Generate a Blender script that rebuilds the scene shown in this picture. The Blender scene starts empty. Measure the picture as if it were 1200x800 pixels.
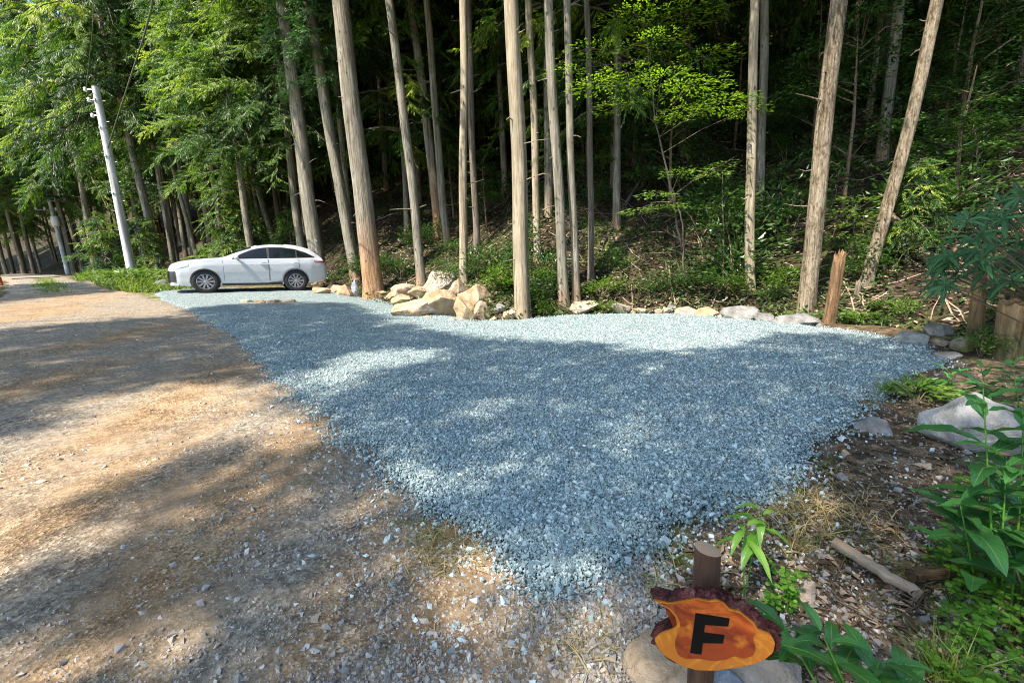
import bpy, math, numpy as np
from mathutils import Vector, Matrix
RNG = np.random.default_rng(7)
SC = bpy.context.scene
COL = SC.collection
# ------------------------------------------------------------------ camera geometry
F = 500.0
PIT = math.atan(500 / 2553.0)
ROLL = -math.atan(95 / 2553.0)
CAM = np.array([0, 0, 1.5])
fwd = np.array([0, math.cos(PIT), -math.sin(PIT)])
r0 = np.array([1.0, 0, 0]); u0 = np.cross(r0, fwd)
RT = r0 * math.cos(ROLL) + u0 * math.sin(ROLL)
UP = -r0 * math.sin(ROLL) + u0 * math.cos(ROLL)
def ray(px, py): return fwd + RT * (px - 600) / F - UP * (py - 400) / F
def proj(P):
    v = np.asarray(P, float) - CAM; z = v @ fwd
    zz = np.where(np.abs(z) < 1e-6, 1e-6, z)
    return 600 + F * (v @ RT) / zz, 400 - F * (v @ UP) / zz, z
def pt(px, py, t): return CAM + ray(px, py) * t
# ------------------------------------------------------------------ terrain
FOOT = np.array([(-160, 112), (-60, 58), (-32, 38), (-16, 24), (-9.8, 19.2), (-6.4, 16.8), (-4.2, 14.7), (-2.3, 12.6), (-0.8, 11.1), (2.5, 11.4), (5.4, 10.3), (7.6, 8.2), (8.6, 5.2), (10.5, 0), (14, -9), (30, -60)], float)
def polydist(x, y, P):
    best = np.full(np.shape(x), 1e9); sg = np.zeros(np.shape(x))
    for a, b in zip(P[:-1], P[1:]):
        d = b - a; L2 = d @ d
        t = np.clip(((x - a[0]) * d[0] + (y - a[1]) * d[1]) / L2, 0, 1)
        qx = x - (a[0] + t * d[0]); qy = y - (a[1] + t * d[1])
        q = np.hypot(qx, qy); s = np.sign(d[0] * qy - d[1] * qx)
        m = q < best; best = np.where(m, q, best); sg = np.where(m, s, sg)
    return best * sg
def wob(x, y, s, seed=0.0):
    x = np.asarray(x) * s; y = np.asarray(y) * s
    return (np.sin(x * 1.3 + y * .7 + seed) + np.sin(-x * .9 + y * 1.7 + 2.1 * seed + 1) + np.sin(x * 2.3 - y * 1.9 + seed * .7 + 4) * .6 + np.sin(x * 3.1 + y * 3.7 + seed * 1.9) * .4) / 3
def sst(a, b, v):
    t = np.clip((v - a) / (b - a), 0, 1); return t * t * (3 - 2 * t)
def H(x, y):
    x = np.asarray(x, float); y = np.asarray(y, float)
    nx = np.where(x < 0, -x, 0.0)
    h = 1.3 * np.tanh(.062 * nx * nx / (nx + .8) / 1.3) + .006 * np.clip(y, 0, 60)
    d = polydist(x, y, FOOT)
    right = sst(-9, -3, x)
    h = h - .30 * np.exp(-((d + .05) / .6) ** 2) * right
    dd = np.maximum(0, d)
    sl = .60 + .1 * wob(x, y, .12)
    hill = sl * (np.sqrt(dd * dd + .8) - np.sqrt(.8))
    hill = np.where(hill > 30, 30 + (hill - 30) * .3, hill)
    h = h + hill + sst(.5, 4, d) * (.35 * wob(x, y, .7, 3) + .12 * wob(x, y, 2.3, 5))
    # raised grassy verge round the utility pole
    h = h + .34 * np.exp(-(((x + 15.6) / 2.3) ** 2 + ((y - 18.2) / 3.4) ** 2))
    h = h + .02 * wob(x, y, .9, 1) + .008 * wob(x, y, 4, 2)
    return h
def hit(px, py, tmax=150):
    d = ray(px, py)
    ts = np.geomspace(.5, tmax, 900)
    P = CAM[:, None] + d[:, None] * ts
    g = P[2] - H(P[0], P[1])
    k = np.argmax(g < 0)
    if not (g < 0).any(): return CAM + d * tmax
    lo, hi = ts[max(k - 1, 0)], ts[k]
    for _ in range(25):
        m = (lo + hi) / 2; p = CAM + d * m
        if p[2] < float(H(p[0], p[1])): hi = m
        else: lo = m
    return CAM + d * hi
def on(x, y, dz=0): return np.array([x, y, float(H(x, y)) + dz])
def inpoly(x, y, P):
    P = np.asarray(P, float); c = np.zeros(np.shape(x), bool)
    j = len(P) - 1
    for i in range(len(P)):
        xi, yi = P[i]; xj, yj = P[j]
        if yi != yj:
            c ^= ((yi > y) != (yj > y)) & (x < (xj - xi) * (y - yi) / (yj - yi) + xi)
        j = i
    return c
def polysd(x, y, P):
    P = np.asarray(P, float); Q = np.vstack([P, P[:1]])
    return np.where(inpoly(x, y, P), 1, -1) * np.abs(polydist(x, y, Q))
# ------------------------------------------------------------------ mesh building
def nrm(v): return v / np.maximum(np.linalg.norm(v, axis=-1, keepdims=True), 1e-9)
class MB:
    def __init__(s): s.v = []; s.f = []; s.t = []; s.uv = []; s.n = 0
    def add(s, V, Fc, tint=.5, mi=0, uv=None):
        V = np.asarray(V, float).reshape(-1, 3); Fc = np.asarray(Fc, int)
        s.v.append(V); s.f.append((Fc + s.n, mi))
        s.t.append(np.broadcast_to(np.asarray(tint, float), (len(V),)).copy())
        s.uv.append(np.zeros((len(V), 2)) if uv is None else np.asarray(uv, float))
        s.n += len(V); return s
    def build(s, name, mats, parent=None, smooth=False):
        me = bpy.data.meshes.new(name)
        V = np.vstack(s.v)
        me.vertices.add(len(V)); me.vertices.foreach_set('co', V.ravel())
        lv = np.concatenate([f.ravel() for f, m in s.f])
        sizes = np.concatenate([np.full(len(f), f.shape[1]) for f, m in s.f])
        mi = np.concatenate([np.full(len(f), m) for f, m in s.f])
        me.loops.add(len(lv)); me.loops.foreach_set('vertex_index', lv.astype(np.int32))
        me.polygons.add(len(sizes))
        me.polygons.foreach_set('loop_start', np.concatenate([[0], np.cumsum(sizes)[:-1]]).astype(np.int32))
        for m in (mats if isinstance(mats, (list, tuple)) else [mats]): me.materials.append(m)
        me.polygons.foreach_set('material_index', mi.astype(np.int32))
        me.polygons.foreach_set('use_smooth', np.full(len(sizes), bool(smooth)))
        a = me.attributes.new('tint', 'FLOAT', 'POINT'); a.data.foreach_set('value', np.concatenate(s.t).astype(np.float32))
        UVs = np.vstack(s.uv)
        if np.abs(UVs).sum() > 0:
            l = me.uv_layers.new(name='UVMap'); l.data.foreach_set('uv', UVs[lv].ravel().astype(np.float32))
        me.update(calc_edges=True); me.validate()
        o = bpy.data.objects.new(name, me); COL.objects.link(o)
        if parent: o.parent = parent
        return o
def tag(o, label=None, cat=None, group=None, kind=None):
    for k, v in (('label', label), ('category', cat), ('group', group), ('kind', kind)):
        if v: o[k] = v
    return o
def thing(name, label, cat, loc=(0, 0, 0), rot=(0, 0, 0), group=None, scale=1.0):
    o = bpy.data.objects.new(name, None); COL.objects.link(o); o.empty_display_size = .2
    o.location = loc; o.rotation_euler = rot; o.scale = (scale,) * 3
    return tag(o, label, cat, group)
def copy_of(o, loc, rot, scale, label=None):
    c = o.copy(); COL.objects.link(c); c.location = loc; c.rotation_euler = rot; c.scale = scale if hasattr(scale, '__len__') else (scale,) * 3
    if label: c['label'] = label
    for ch in list(o.children):
        d = ch.copy(); COL.objects.link(d); d.parent = c
    return c
def tube(path, rad, n=8, cap=True):
    path = np.asarray(path, float); rad = np.broadcast_to(np.asarray(rad, float), (len(path),))
    T = nrm(np.gradient(path, axis=0))
    ref = np.array([0, 0, 1.0]) if abs(nrm(path[-1] - path[0])[2]) < .8 else np.array([1.0, 0, 0])
    A = nrm(np.cross(T, ref)); B = np.cross(T, A)
    th = np.linspace(0, 2 * np.pi, n, endpoint=False)
    V = path[:, None] + rad[:, None, None] * (A[:, None] * np.cos(th)[None, :, None] + B[:, None] * np.sin(th)[None, :, None])
    k = len(path); i = np.arange(k - 1)[:, None] * n; j = np.arange(n)[None]; j2 = (j + 1) % n
    Q = np.stack([i + j, i + j2, i + n + j2, i + n + j], -1).reshape(-1, 4)
    V = V.reshape(-1, 3)
    return V, Q
def addtube(mb, path, rad, n=8, tint=.5, mi=0, caps=True):
    V, Q = tube(path, rad, n); mb.add(V, Q, tint, mi)
    if caps:
        k = len(path); path = np.asarray(path, float)
        for b, c, fl in ((0, path[0], 0), ((k - 1) * n, path[-1], 1)):
            ring = V[b:b + n]; VV = np.vstack([ring, c]); j = np.arange(n); j2 = (j + 1) % n
            T = np.stack([j, j2, np.full(n, n)] if fl else [j2, j, np.full(n, n)], -1)
            mb.add(VV, T, tint, mi)
def rhombs(c, d, s, L, W, fold=.15):
    """leaf blades: base c, direction d, side vector s, length L, width W -> folded rhombs"""
    d = nrm(d); s = nrm(s - (s * d).sum(-1, keepdims=True) * d); n = np.cross(d, s)
    L = np.asarray(L)[:, None]; W = np.asarray(W)[:, None]
    m = c + d * L * .45 + n * W * fold
    V = np.stack([c, m + s * W * .5, c + d * L - n * L * .08, m - s * W * .5], 1).reshape(-1, 3)
    return V, np.arange(len(c) * 4).reshape(-1, 4)
def rdir(n, rng=RNG): return nrm(rng.normal(size=(n, 3)))
def grid_faces(nu, nv):
    i = np.arange(nu - 1)[:, None] * nv; j = np.arange(nv - 1)[None]
    return np.stack([i + j, i + nv + j, i + nv + j + 1, i + j + 1], -1).reshape(-1, 4)
def box(mb, c, s, rot=None, tint=.5, mi=0):
    V = np.array([[x, y, z] for x in (-.5, .5) for y in (-.5, .5) for z in (-.5, .5)]) * np.asarray(s, float)
    if rot is not None: V = V @ np.asarray(rot).T
    mb.add(V + np.asarray(c, float), [[0, 1, 3, 2], [4, 6, 7, 5], [0, 4, 5, 1], [2, 3, 7, 6], [0, 2, 6, 4], [1, 5, 7, 3]], tint, mi)
# ------------------------------------------------------------------ materials
class NT:
    def __init__(s, name, rough=.8, spec=.3):
        s.m = bpy.data.materials.new(name); s.m.use_nodes = True
        s.t = s.m.node_tree; s.N = s.t.nodes; s.L = s.t.links
        s.p = s.N['Principled BSDF']; s.out = s.N['Material Output']
        s.p.inputs['Roughness'].default_value = rough; s.p.inputs['Specular IOR Level'].default_value = spec
    def n(s, t, **k):
        o = s.N.new(t)
        for a, b in k.items(): setattr(o, a, b)
        return o
    def l(s, a, b): s.L.new(a, b); return a
    def coord(s, kind='Object', scale=(1, 1, 1)):
        c = s.n('ShaderNodeTexCoord'); m = s.n('ShaderNodeMapping'); m.inputs['Scale'].default_value = scale
        s.l(c.outputs[kind], m.inputs[0]); return m.outputs[0]
    def pos(s, scale=(1, 1, 1)):
        c = s.n('ShaderNodeNewGeometry'); m = s.n('ShaderNodeMapping'); m.inputs['Scale'].default_value = scale
        s.l(c.outputs['Position'], m.inputs[0]); return m.outputs[0]
    def noise(s, vec, sc, det=5, rough=.6, dist=0):
        o = s.n('ShaderNodeTexNoise'); o.inputs['Scale'].default_value = sc; o.inputs['Detail'].default_value = det
        o.inputs['Roughness'].default_value = rough; o.inputs['Distortion'].default_value = dist
        s.l(vec, o.inputs['Vector']); return o.outputs['Fac']
    def voro(s, vec, sc, feat='F1', rnd=1):
        o = s.n('ShaderNodeTexVoronoi'); o.feature = feat; o.inputs['Scale'].default_value = sc; o.inputs['Randomness'].default_value = rnd
        s.l(vec, o.inputs['Vector']); return o
    def ramp(s, fac, stops, interp='LINEAR'):
        o = s.n('ShaderNodeValToRGB'); o.color_ramp.interpolation = interp
        e = o.color_ramp.elements
        while len(e) < len(stops): e.new(.5)
        for q, (p, c) in zip(e, stops):
            q.position = p; q.color = (c, c, c, 1) if not hasattr(c, '__len__') else (*c, 1)
        s.l(fac, o.inputs[0]); return o.outputs[0]
    def mix(s, f, a, b, mode='MIX'):
        o = s.n('ShaderNodeMix'); o.data_type = 'RGBA'; o.blend_type = mode
        for i, v in ((0, f), (6, a), (7, b)):
            if isinstance(v, (int, float)): o.inputs[i].default_value = v
            elif isinstance(v, tuple): o.inputs[i].default_value = (*v, 1)
            else: s.l(v, o.inputs[i])
        return o.outputs[2]
    def math(s, op, a, b=None):
        o = s.n('ShaderNodeMath'); o.operation = op
        for i, v in ((0, a), (1, b)):
            if v is None: continue
            if isinstance(v, (int, float)): o.inputs[i].default_value = v
            else: s.l(v, o.inputs[i])
        return o.outputs[0]
    def attr(s, name='tint'):
        o = s.n('ShaderNodeAttribute'); o.attribute_name = name; return o.outputs['Fac']
    def bump(s, h, strength=.5, dist=.02, prev=None):
        o = s.n('ShaderNodeBump'); o.inputs['Strength'].default_value = strength; o.inputs['Distance'].default_value = dist
        s.l(h, o.inputs['Height'])
        if prev is not None: s.l(prev, o.inputs['Normal'])
        s.l(o.outputs[0], s.p.inputs['Normal']); return o.outputs[0]
    def col(s, c):
        if isinstance(c, tuple): s.p.inputs['Base Color'].default_value = (*c, 1)
        else: s.l(c, s.p.inputs['Base Color'])
        return s.m
def leafmat(name, stops, trans=.35, rough=.45, spec=.4, uvvein=False):
    t = NT(name, rough, spec)
    a = t.attr(); c = t.ramp(a, stops)
    v = t.noise(t.pos(), 9, 2); c = t.mix(.5, c, t.mix(v, (.3, .3, .3), (1.6, 1.6, 1.4)), 'MULTIPLY')
    if uvvein:
        uv = t.n('ShaderNodeTexCoord').outputs['UV']
        sx = t.n('ShaderNodeSeparateXYZ'); t.l(uv, sx.inputs[0])
        ab = t.math('ABSOLUTE', t.math('SUBTRACT', sx.outputs[0], .5))
        mid = t.ramp(ab, [(0, 1.0), (.045, .0)])
        w = t.math('ADD', t.math('MULTIPLY', sx.outputs[1], 60), t.math('MULTIPLY', ab, -28))
        rib = t.ramp(t.math('SINE', w), [(.82, 0.0), (1, .35)])
        f = t.math('MAXIMUM', mid, rib)
        c = t.mix(t.math('MULTIPLY', f, .55), c, (.30, .40, .13))
        t.bump(t.math('ADD', f, t.math('MULTIPLY', t.noise(t.pos(), 90, 2), .5)), .35, .004)
    t.col(c)
    tr = t.n('ShaderNodeBsdfTranslucent'); t.l(t.mix(1, c, (1.5, 1.7, .7), 'MULTIPLY'), tr.inputs[0])
    mx = t.n('ShaderNodeMixShader'); mx.inputs[0].default_value = trans
    t.l(t.p.outputs[0], mx.inputs[1]); t.l(tr.outputs[0], mx.inputs[2]); t.l(mx.outputs[0], t.out.inputs[0])
    return t.m
def barkmat(name, stops, base=None, knots=False, bump=.6, base_h=1.6, flaky=False):
    t = NT(name, .9, .15)
    v = t.coord('Object', (1, 1, .055)); n1 = t.noise(v, 21, 6, .75, .8)
    v2 = t.coord('Object', (1, 1, .35)); n2 = t.noise(v2, 3.2, 4)
    c = t.ramp(n1, stops)
    c = t.mix(t.ramp(n2, [(.4, 0.0), (.62, .8)]), c, t.mix(1, c, (.62, .61, .60), 'MULTIPLY'))
    c = t.mix(t.ramp(t.noise(t.coord('Object', (1, 1, .02)), 9, 3, .6, .5), [(.56, 0.0), (.63, .65)]), c, t.mix(1, c, (.42, .38, .34), 'MULTIPLY'))
    if flaky:
        fl = t.noise(t.coord('Object', (1, 1, .4)), 17, 4, .75, .6); c = t.mix(t.ramp(fl, [(.50, 0.0), (.56, .8)]), c, t.mix(1, c, (.42, .34, .26), 'MULTIPLY'))
    if base:
        z = t.n('ShaderNodeSeparateXYZ'); t.l(t.coord('Object'), z.inputs[0])
        zz = t.math('ADD', z.outputs[2], t.math('MULTIPLY', t.noise(t.coord('Object', (1, 1, .15)), 9, 3), 1.6))
        c = t.mix(t.ramp(t.math('DIVIDE', zz, base_h * 2), [(.35, 1.0), (.75, 0.0)]), c, t.ramp(n1, base))
    if knots:
        vo = t.voro(t.coord('Object', (1, 1, .5)), 4.2)
        c = t.mix(t.ramp(vo.outputs['Distance'], [(.075, .9), (.14, 0.0)]), c, (.06, .045, .03))
    c = t.mix(t.ramp(t.noise(t.coord('Object', (1, 1, .3)), 2.3, 4, .7), [(.56, 0.0), (.72, .45)]), c, (.13, .14, .085))
    t.col(c); t.bump(n1, bump, .055); return t.m
def make_mats():
    M = {}
    # --- crushed bluish stone
    t = NT('crushed stone layer', .85, .25); p = t.pos()
    v = t.voro(p, 34); v2 = t.voro(p, 90)
    c = t.ramp(t.mix(.5, v.outputs['Color'], v2.outputs['Color']), [(.22, (.12, .165, .162)), (.5, (.265, .35, .34)), (.78, (.46, .54, .52))])
    c = t.mix(t.ramp(t.noise(p, .7, 4), [(.4, 0.0), (.75, .4)]), c, (.36, .37, .35))
    t.col(c); b = t.bump(v.outputs['Distance'], 1, .05); t.bump(v2.outputs['Distance'], .8, .02, b); M['pad'] = t.m
    t = NT('crushed stone', .8, .3); a = t.attr()
    c = t.ramp(a, [(0, (.10, .14, .138)), (.35, (.245, .33, .322)), (.65, (.39, .475, .46)), (1, (.66, .72, .69))])
    c = t.mix(.5, c, t.mix(t.noise(t.pos(), 120, 3), (.5, .5, .5), (1.5, 1.5, 1.5)), 'MULTIPLY')
    t.col(c); M['stone'] = t.m
    t = NT('road pebble', .85, .25); a = t.attr()
    c = t.ramp(a, [(0, (.16, .15, .14)), (.3, (.30, .28, .25)), (.55, (.36, .30, .22)), (.8, (.44, .43, .40)), (1, (.62, .6, .55))])
    t.col(t.mix(.5, c, t.mix(t.noise(t.pos(), 120, 3), (.5, .5, .5), (1.5, 1.5, 1.5)), 'MULTIPLY')); M['pebble'] = t.m
    # --- sandy road
    t = NT('sandy dirt', .95, .1); p = t.pos()
    n = t.noise(p, .55, 6, .62); n2 = t.noise(p, 3.2, 6, .7); n3 = t.noise(p, 26, 5, .7)
    c = t.ramp(n2, [(.3, (.135, .088, .05)), (.5, (.24, .162, .09)), (.72, (.33, .24, .145))])
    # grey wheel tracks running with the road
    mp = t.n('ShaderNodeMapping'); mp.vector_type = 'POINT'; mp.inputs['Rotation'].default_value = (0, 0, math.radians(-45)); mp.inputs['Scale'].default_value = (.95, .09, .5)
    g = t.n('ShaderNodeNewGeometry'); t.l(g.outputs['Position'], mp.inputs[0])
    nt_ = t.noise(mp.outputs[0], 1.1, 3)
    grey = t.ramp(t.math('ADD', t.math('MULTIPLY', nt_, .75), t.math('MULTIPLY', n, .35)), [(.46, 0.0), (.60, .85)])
    sx = t.n('ShaderNodeSeparateXYZ'); t.l(p, sx.inputs[0]); grey = t.math('MAXIMUM', grey, t.ramp(t.math('DIVIDE', t.math('SUBTRACT', t.math('ADD', t.math('MULTIPLY', n, 5), 11), sx.outputs[0]), 40), [(.62, 0.0), (.72, .9)]))  # far stretch greyed all over as well: its shade is put into the colour
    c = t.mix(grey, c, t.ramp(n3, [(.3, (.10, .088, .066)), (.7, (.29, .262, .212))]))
    vo = t.voro(p, 46); pebble = t.ramp(vo.outputs['Distance'], [(.10, 1.0), (.2, 0.0)])
    sel = t.ramp(vo.outputs['Color'], [(.55, 0.0), (.6, 1.0)])
    c = t.mix(t.math('MULTIPLY', pebble, sel), c, (.46, .43, .37))
    c = t.mix(.8, c, t.mix(n3, (.3, .3, .3), (1.75, 1.75, 1.7)), 'MULTIPLY')
    v3 = t.voro(p, 70); rough_ = t.ramp(t.noise(p, 1.7, 5, .7), [(.42, .08), (.62, .75)]); c = t.mix(rough_, c, t.ramp(v3.outputs['Color'], [(.15, (.3, .3, .3)), (.6, (1, 1, 1)), (.95, (2.3, 2.3, 2.35))]), 'MULTIPLY')
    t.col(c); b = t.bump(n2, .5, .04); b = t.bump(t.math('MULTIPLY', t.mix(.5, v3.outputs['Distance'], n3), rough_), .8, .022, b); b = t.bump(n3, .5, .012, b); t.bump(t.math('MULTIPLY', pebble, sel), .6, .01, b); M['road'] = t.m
    # --- forest floor
    t = NT('leaf litter soil', .95, .1); p = t.pos()
    n = t.noise(p, .5, 5); n2 = t.noise(p, 6, 6, .7, .6); n3 = t.noise(p, 45, 4)
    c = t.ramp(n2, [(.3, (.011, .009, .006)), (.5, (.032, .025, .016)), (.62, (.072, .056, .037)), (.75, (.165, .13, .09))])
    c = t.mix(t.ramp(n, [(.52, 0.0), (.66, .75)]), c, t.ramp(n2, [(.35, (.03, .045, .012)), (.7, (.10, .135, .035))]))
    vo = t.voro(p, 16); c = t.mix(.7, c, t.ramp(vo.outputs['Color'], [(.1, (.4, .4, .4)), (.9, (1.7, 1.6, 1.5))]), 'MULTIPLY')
    c = t.mix(t.attr(), c, t.mix(1, c, (3.1, 3.0, 2.9), 'MULTIPLY'))  # only the verge is lightened; slope soil has the forest shade in its colour
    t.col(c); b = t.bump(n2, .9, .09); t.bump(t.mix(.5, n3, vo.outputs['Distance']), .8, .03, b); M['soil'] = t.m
    # --- bark
    M['bark'] = barkmat('grey cedar bark', [(.30, (.05, .043, .03)), (.44, (.175, .16, .12)), (.58, (.295, .275, .215)), (.8, (.45, .425, .35))], base=[(.3, (.07, .045, .028)), (.5, (.26, .17, .105)), (.75, (.42, .32, .22))], knots=True, base_h=1.1)
    M['bark_pale'] = barkmat('pale cedar bark', [(.28, (.09, .065, .04)), (.42, (.27, .22, .145)), (.58, (.38, .33, .235)), (.8, (.50, .45, .34))], base=[(.3, (.13, .09, .055)), (.5, (.38, .28, .17)), (.75, (.55, .44, .28))], knots=True, base_h=.8)
    M['bark_rough'] = barkmat('flaky pine bark', [(.34, (.055, .042, .026)), (.46, (.25, .205, .14)), (.62, (.40, .345, .245)), (.8, (.50, .455, .34))], bump=1.0, flaky=True)
    M['bark_peel'] = barkmat('peeling cedar bark', [(.32, (.065, .052, .035)), (.45, (.225, .20, .15)), (.6, (.365, .335, .27)), (.8, (.49, .46, .38))], base=[(.28, (.06, .032, .018)), (.45, (.27, .155, .08)), (.6, (.42, .27, .15)), (.8, (.52, .4, .27))], knots=True, bump=1.0, base_h=2.6)
    M['bark_dark'] = barkmat('dark cedar bark', [(.3, (.05, .04, .03)), (.5, (.16, .13, .10)), (.75, (.31, .27, .22))])
    M['twig'] = barkmat('twig bark', [(.3, (.10, .07, .045)), (.7, (.28, .21, .14))])
    M['deadwood'] = barkmat('dead wood', [(.30, (.04, .025, .014)), (.46, (.19, .115, .058)), (.62, (.32, .21, .115)), (.8, (.43, .32, .2))], bump=1.0)
    M['drywood'] = barkmat('dry barkless wood', [(.25, (.13, .085, .05)), (.45, (.36, .265, .18)), (.7, (.5, .40, .29))], bump=.7)
    t = NT('rotten stump wood', .95, .1); v = t.coord('Object', (1, 1, .12)); n1 = t.noise(v, 15, 5, .7, .5)
    z = t.n('ShaderNodeSeparateXYZ'); t.l(t.coord('Object'), z.inputs[0])
    zz = t.math('ADD', z.outputs[2], t.math('MULTIPLY', t.noise(t.coord('Object'), 5, 3), .5))
    cc = t.mix(t.ramp(zz, [(.45, 0.0), (.95, 1.0)]), t.ramp(n1, [(.3, (.025, .024, .013)), (.7, (.14, .125, .06))]), t.ramp(n1, [(.3, (.13, .065, .03)), (.5, (.36, .22, .10)), (.75, (.52, .38, .22))]))
    t.col(cc); t.bump(n1, 1, .04); M['stump'] = t.m
    # --- foliage
    M['cedar'] = leafmat('cedar foliage', [(0, (.02, .058, .012)), (.5, (.064, .135, .018)), (.8, (.185, .275, .03)), (1, (.35, .40, .05))], .42)
    M['cedar_cool'] = leafmat('young cedar foliage', [(0, (.03, .075, .025)), (.5, (.065, .15, .04)), (1, (.12, .24, .06))], .35)
    M['maple'] = leafmat('bright thin leaves', [(0, (.07, .15, .012)), (.5, (.16, .27, .02)), (1, (.27, .37, .04))], .5)
    M['shrub'] = leafmat('dark shrub leaves', [(0, (.018, .05, .012)), (.5, (.042, .10, .018)), (1, (.11, .18, .04))], .3, .35, .5)
    M['shrub_lt'] = leafmat('light shrub leaves', [(0, (.05, .10, .016)), (.5, (.10, .18, .025)), (1, (.19, .27, .05))], .4, .4, .4)
    M['rhodo'] = leafmat('leathery blue green leaves', [(0, (.012, .045, .016)), (.5, (.024, .086, .030)), (1, (.05, .15, .05))], .2, .5, .3, True)
    M['big'] = leafmat('large green leaves', [(0, (.018, .075, .02)), (.5, (.03, .125, .03)), (1, (.065, .22, .05))], .3, .34, .5, True)
    M['yng'] = leafmat('young yellow green leaves', [(0, (.06, .19, .02)), (.5, (.11, .29, .03)), (1, (.19, .37, .05))], .4, .36, .5, True)
    M['clover'] = leafmat('small round leaves', [(0, (.04, .12, .012)), (.5, (.085, .21, .02)), (1, (.16, .31, .04))], .4, .5, .3)
    M['grass'] = leafmat('grass blades', [(0, (.055, .10, .015)), (.5, (.12, .19, .025)), (1, (.24, .27, .06))], .35, .5)
    M['dry'] = leafmat('dry grass', [(0, (.20, .14, .06)), (.5, (.38, .29, .13)), (1, (.52, .43, .23))], .25, .7, .2)
    t = NT('fallen leaves', .8, .2); c = t.ramp(t.attr(), [(0, (.04, .027, .017)), (.5, (.13, .087, .052)), (.8, (.25, .175, .11)), (1, (.38, .285, .19))]); M['litter'] = t.col(c)
    # --- rocks
    def rockmat(name, stops, moss=None):
        t = NT(name, .9, .2); p = t.coord('Object')
        a = t.noise(p, 3.5, 7, .65, .3); b = t.noise(p, 22, 5, .7)
        c = t.ramp(a, stops); c = t.mix(.55, c, t.mix(b, (.5, .5, .5), (1.5, 1.5, 1.5)), 'MULTIPLY')
        if moss: c = t.mix(t.ramp(t.noise(p, 2.2, 4), [(.5, 0.0), (.6, .85)]), c, moss)
        t.col(c); q = t.bump(a, .7, .08); t.bump(b, .6, .02, q); return t.m
    M['rock_tan'] = rockmat('tan granite', [(.25, (.11, .07, .035)), (.42, (.27, .185, .10)), (.58, (.38, .285, .175)), (.75, (.44, .37, .28))])
    M['rock_cream'] = rockmat('cream granite', [(.25, (.17, .11, .06)), (.45, (.33, .245, .155)), (.7, (.43, .36, .28))])
    M['rock_pale'] = rockmat('pale grey boulder', [(.28, (.11, .10, .085)), (.5, (.29, .28, .255)), (.75, (.41, .40, .37))])
    M['rock_grey'] = rockmat('grey stone', [(.28, (.06, .055, .045)), (.5, (.17, .165, .15)), (.75, (.29, .28, .26))])
    M['rock_brown'] = rockmat('brown grey stone', [(.25, (.16, .12, .085)), (.5, (.32, .26, .20)), (.75, (.45, .38, .30))])
    M['rock_moss'] = rockmat('mossy stone', [(.25, (.12, .10, .06)), (.5, (.27, .23, .16)), (.75, (.42, .37, .28))], (.16, .14, .025))
    M['rock_slate'] = rockmat('slate blue stone', [(.25, (.12, .135, .15)), (.5, (.24, .26, .28)), (.75, (.37, .38, .38))])
    # --- car etc
    def simple(name, c, rough=.5, metal=0, spec=.5, coat=0):
        t = NT(name, rough, spec); t.p.inputs['Metallic'].default_value = metal
        t.p.inputs['Coat Weight'].default_value = coat; t.p.inputs['Coat Roughness'].default_value = .04
        n = t.noise(t.coord('Object'), 14, 4)
        t.col(t.mix(n, tuple(x * .92 for x in c), tuple(min(1, x * 1.06) for x in c))); return t.m
    M['paint'] = simple('pearl white paint', (.43, .455, .47), .28, 0, .5, .9)
    M['glass'] = simple('tinted glass', (.006, .008, .009), .04, 0, .35)
    M['rubber'] = simple('tyre rubber', (.022, .022, .022), .8, 0, .3)
    M['alloy'] = simple('machined alloy', (.42, .42, .43), .35, .8)
    M['blackplastic'] = simple('black plastic', (.02, .02, .021), .5)
    M['chrome'] = simple('chrome trim', (.7, .71, .72), .15, 1)
    M['redlens'] = simple('red lens', (.33, .012, .02), .15, 0, .5, .5)
    M['lamp'] = simple('headlight lens', (.42, .46, .5), .08, .3, .6, .6)
    M['concrete'] = barkmat('stained pole concrete', [(.25, (.36, .36, .34)), (.5, (.56, .57, .56)), (.75, (.66, .67, .66))], bump=.15)
    M['steel'] = simple('galvanised steel', (.42, .43, .44), .45, .6)
    M['ceramic'] = simple('white ceramic', (.75, .75, .74), .3)
    M['cable'] = simple('weathered cable', (.085, .105, .05), .7)
    M['red'] = simple('red plastic', (.55, .03, .02), .5)
    M['letter'] = simple('black letter paint', (.005, .005, .005), .6, 0, .06)
    t = NT('varnished sapwood', .38, .3); t.p.inputs['Coat Weight'].default_value = .12
    v = t.coord('Object', (1, 1, 1)); w = t.noise(v, 7, 3, .5, 1.5); r = t.math('SINE', t.math('MULTIPLY', w, 45))
    t.col(t.mix(t.ramp(t.noise(v, 40, 4, .7), [(.38, .75), (.62, 0.0)]), t.ramp(r, [(0, (.38, .125, .010)), (.6, (.44, .16, .013)), (1, (.50, .195, .017))]), (.36, .11, .01))); M['sap'] = t.m
    t = NT('varnished heartwood', .38, .3); t.p.inputs['Coat Weight'].default_value = .12
    v = t.coord('Object'); w = t.noise(v, 4, 2, .4, .6); r = t.math('SINE', t.math('MULTIPLY', w, 30))
    c = t.ramp(r, [(0, (.24, .034, .004)), (.6, (.36, .062, .006)), (1, (.46, .10, .010))])
    c = t.mix(t.ramp(t.noise(t.coord('Object', (1, 1, 2.5)), 9, 5, .7, 1.0), [(.48, 0.0), (.60, .9)]), c, (.13, .014, .004)); c = t.mix(t.ramp(t.noise(v, 13, 3), [(.54, 0.0), (.66, .75)]), c, (.62, .20, .018)); c = t.mix(t.ramp(t.noise(v, 60, 4, .7), [(.3, .35), (.6, 0.0)]), c, (.16, .02, .006)); t.col(c); M['heart'] = t.m
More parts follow.
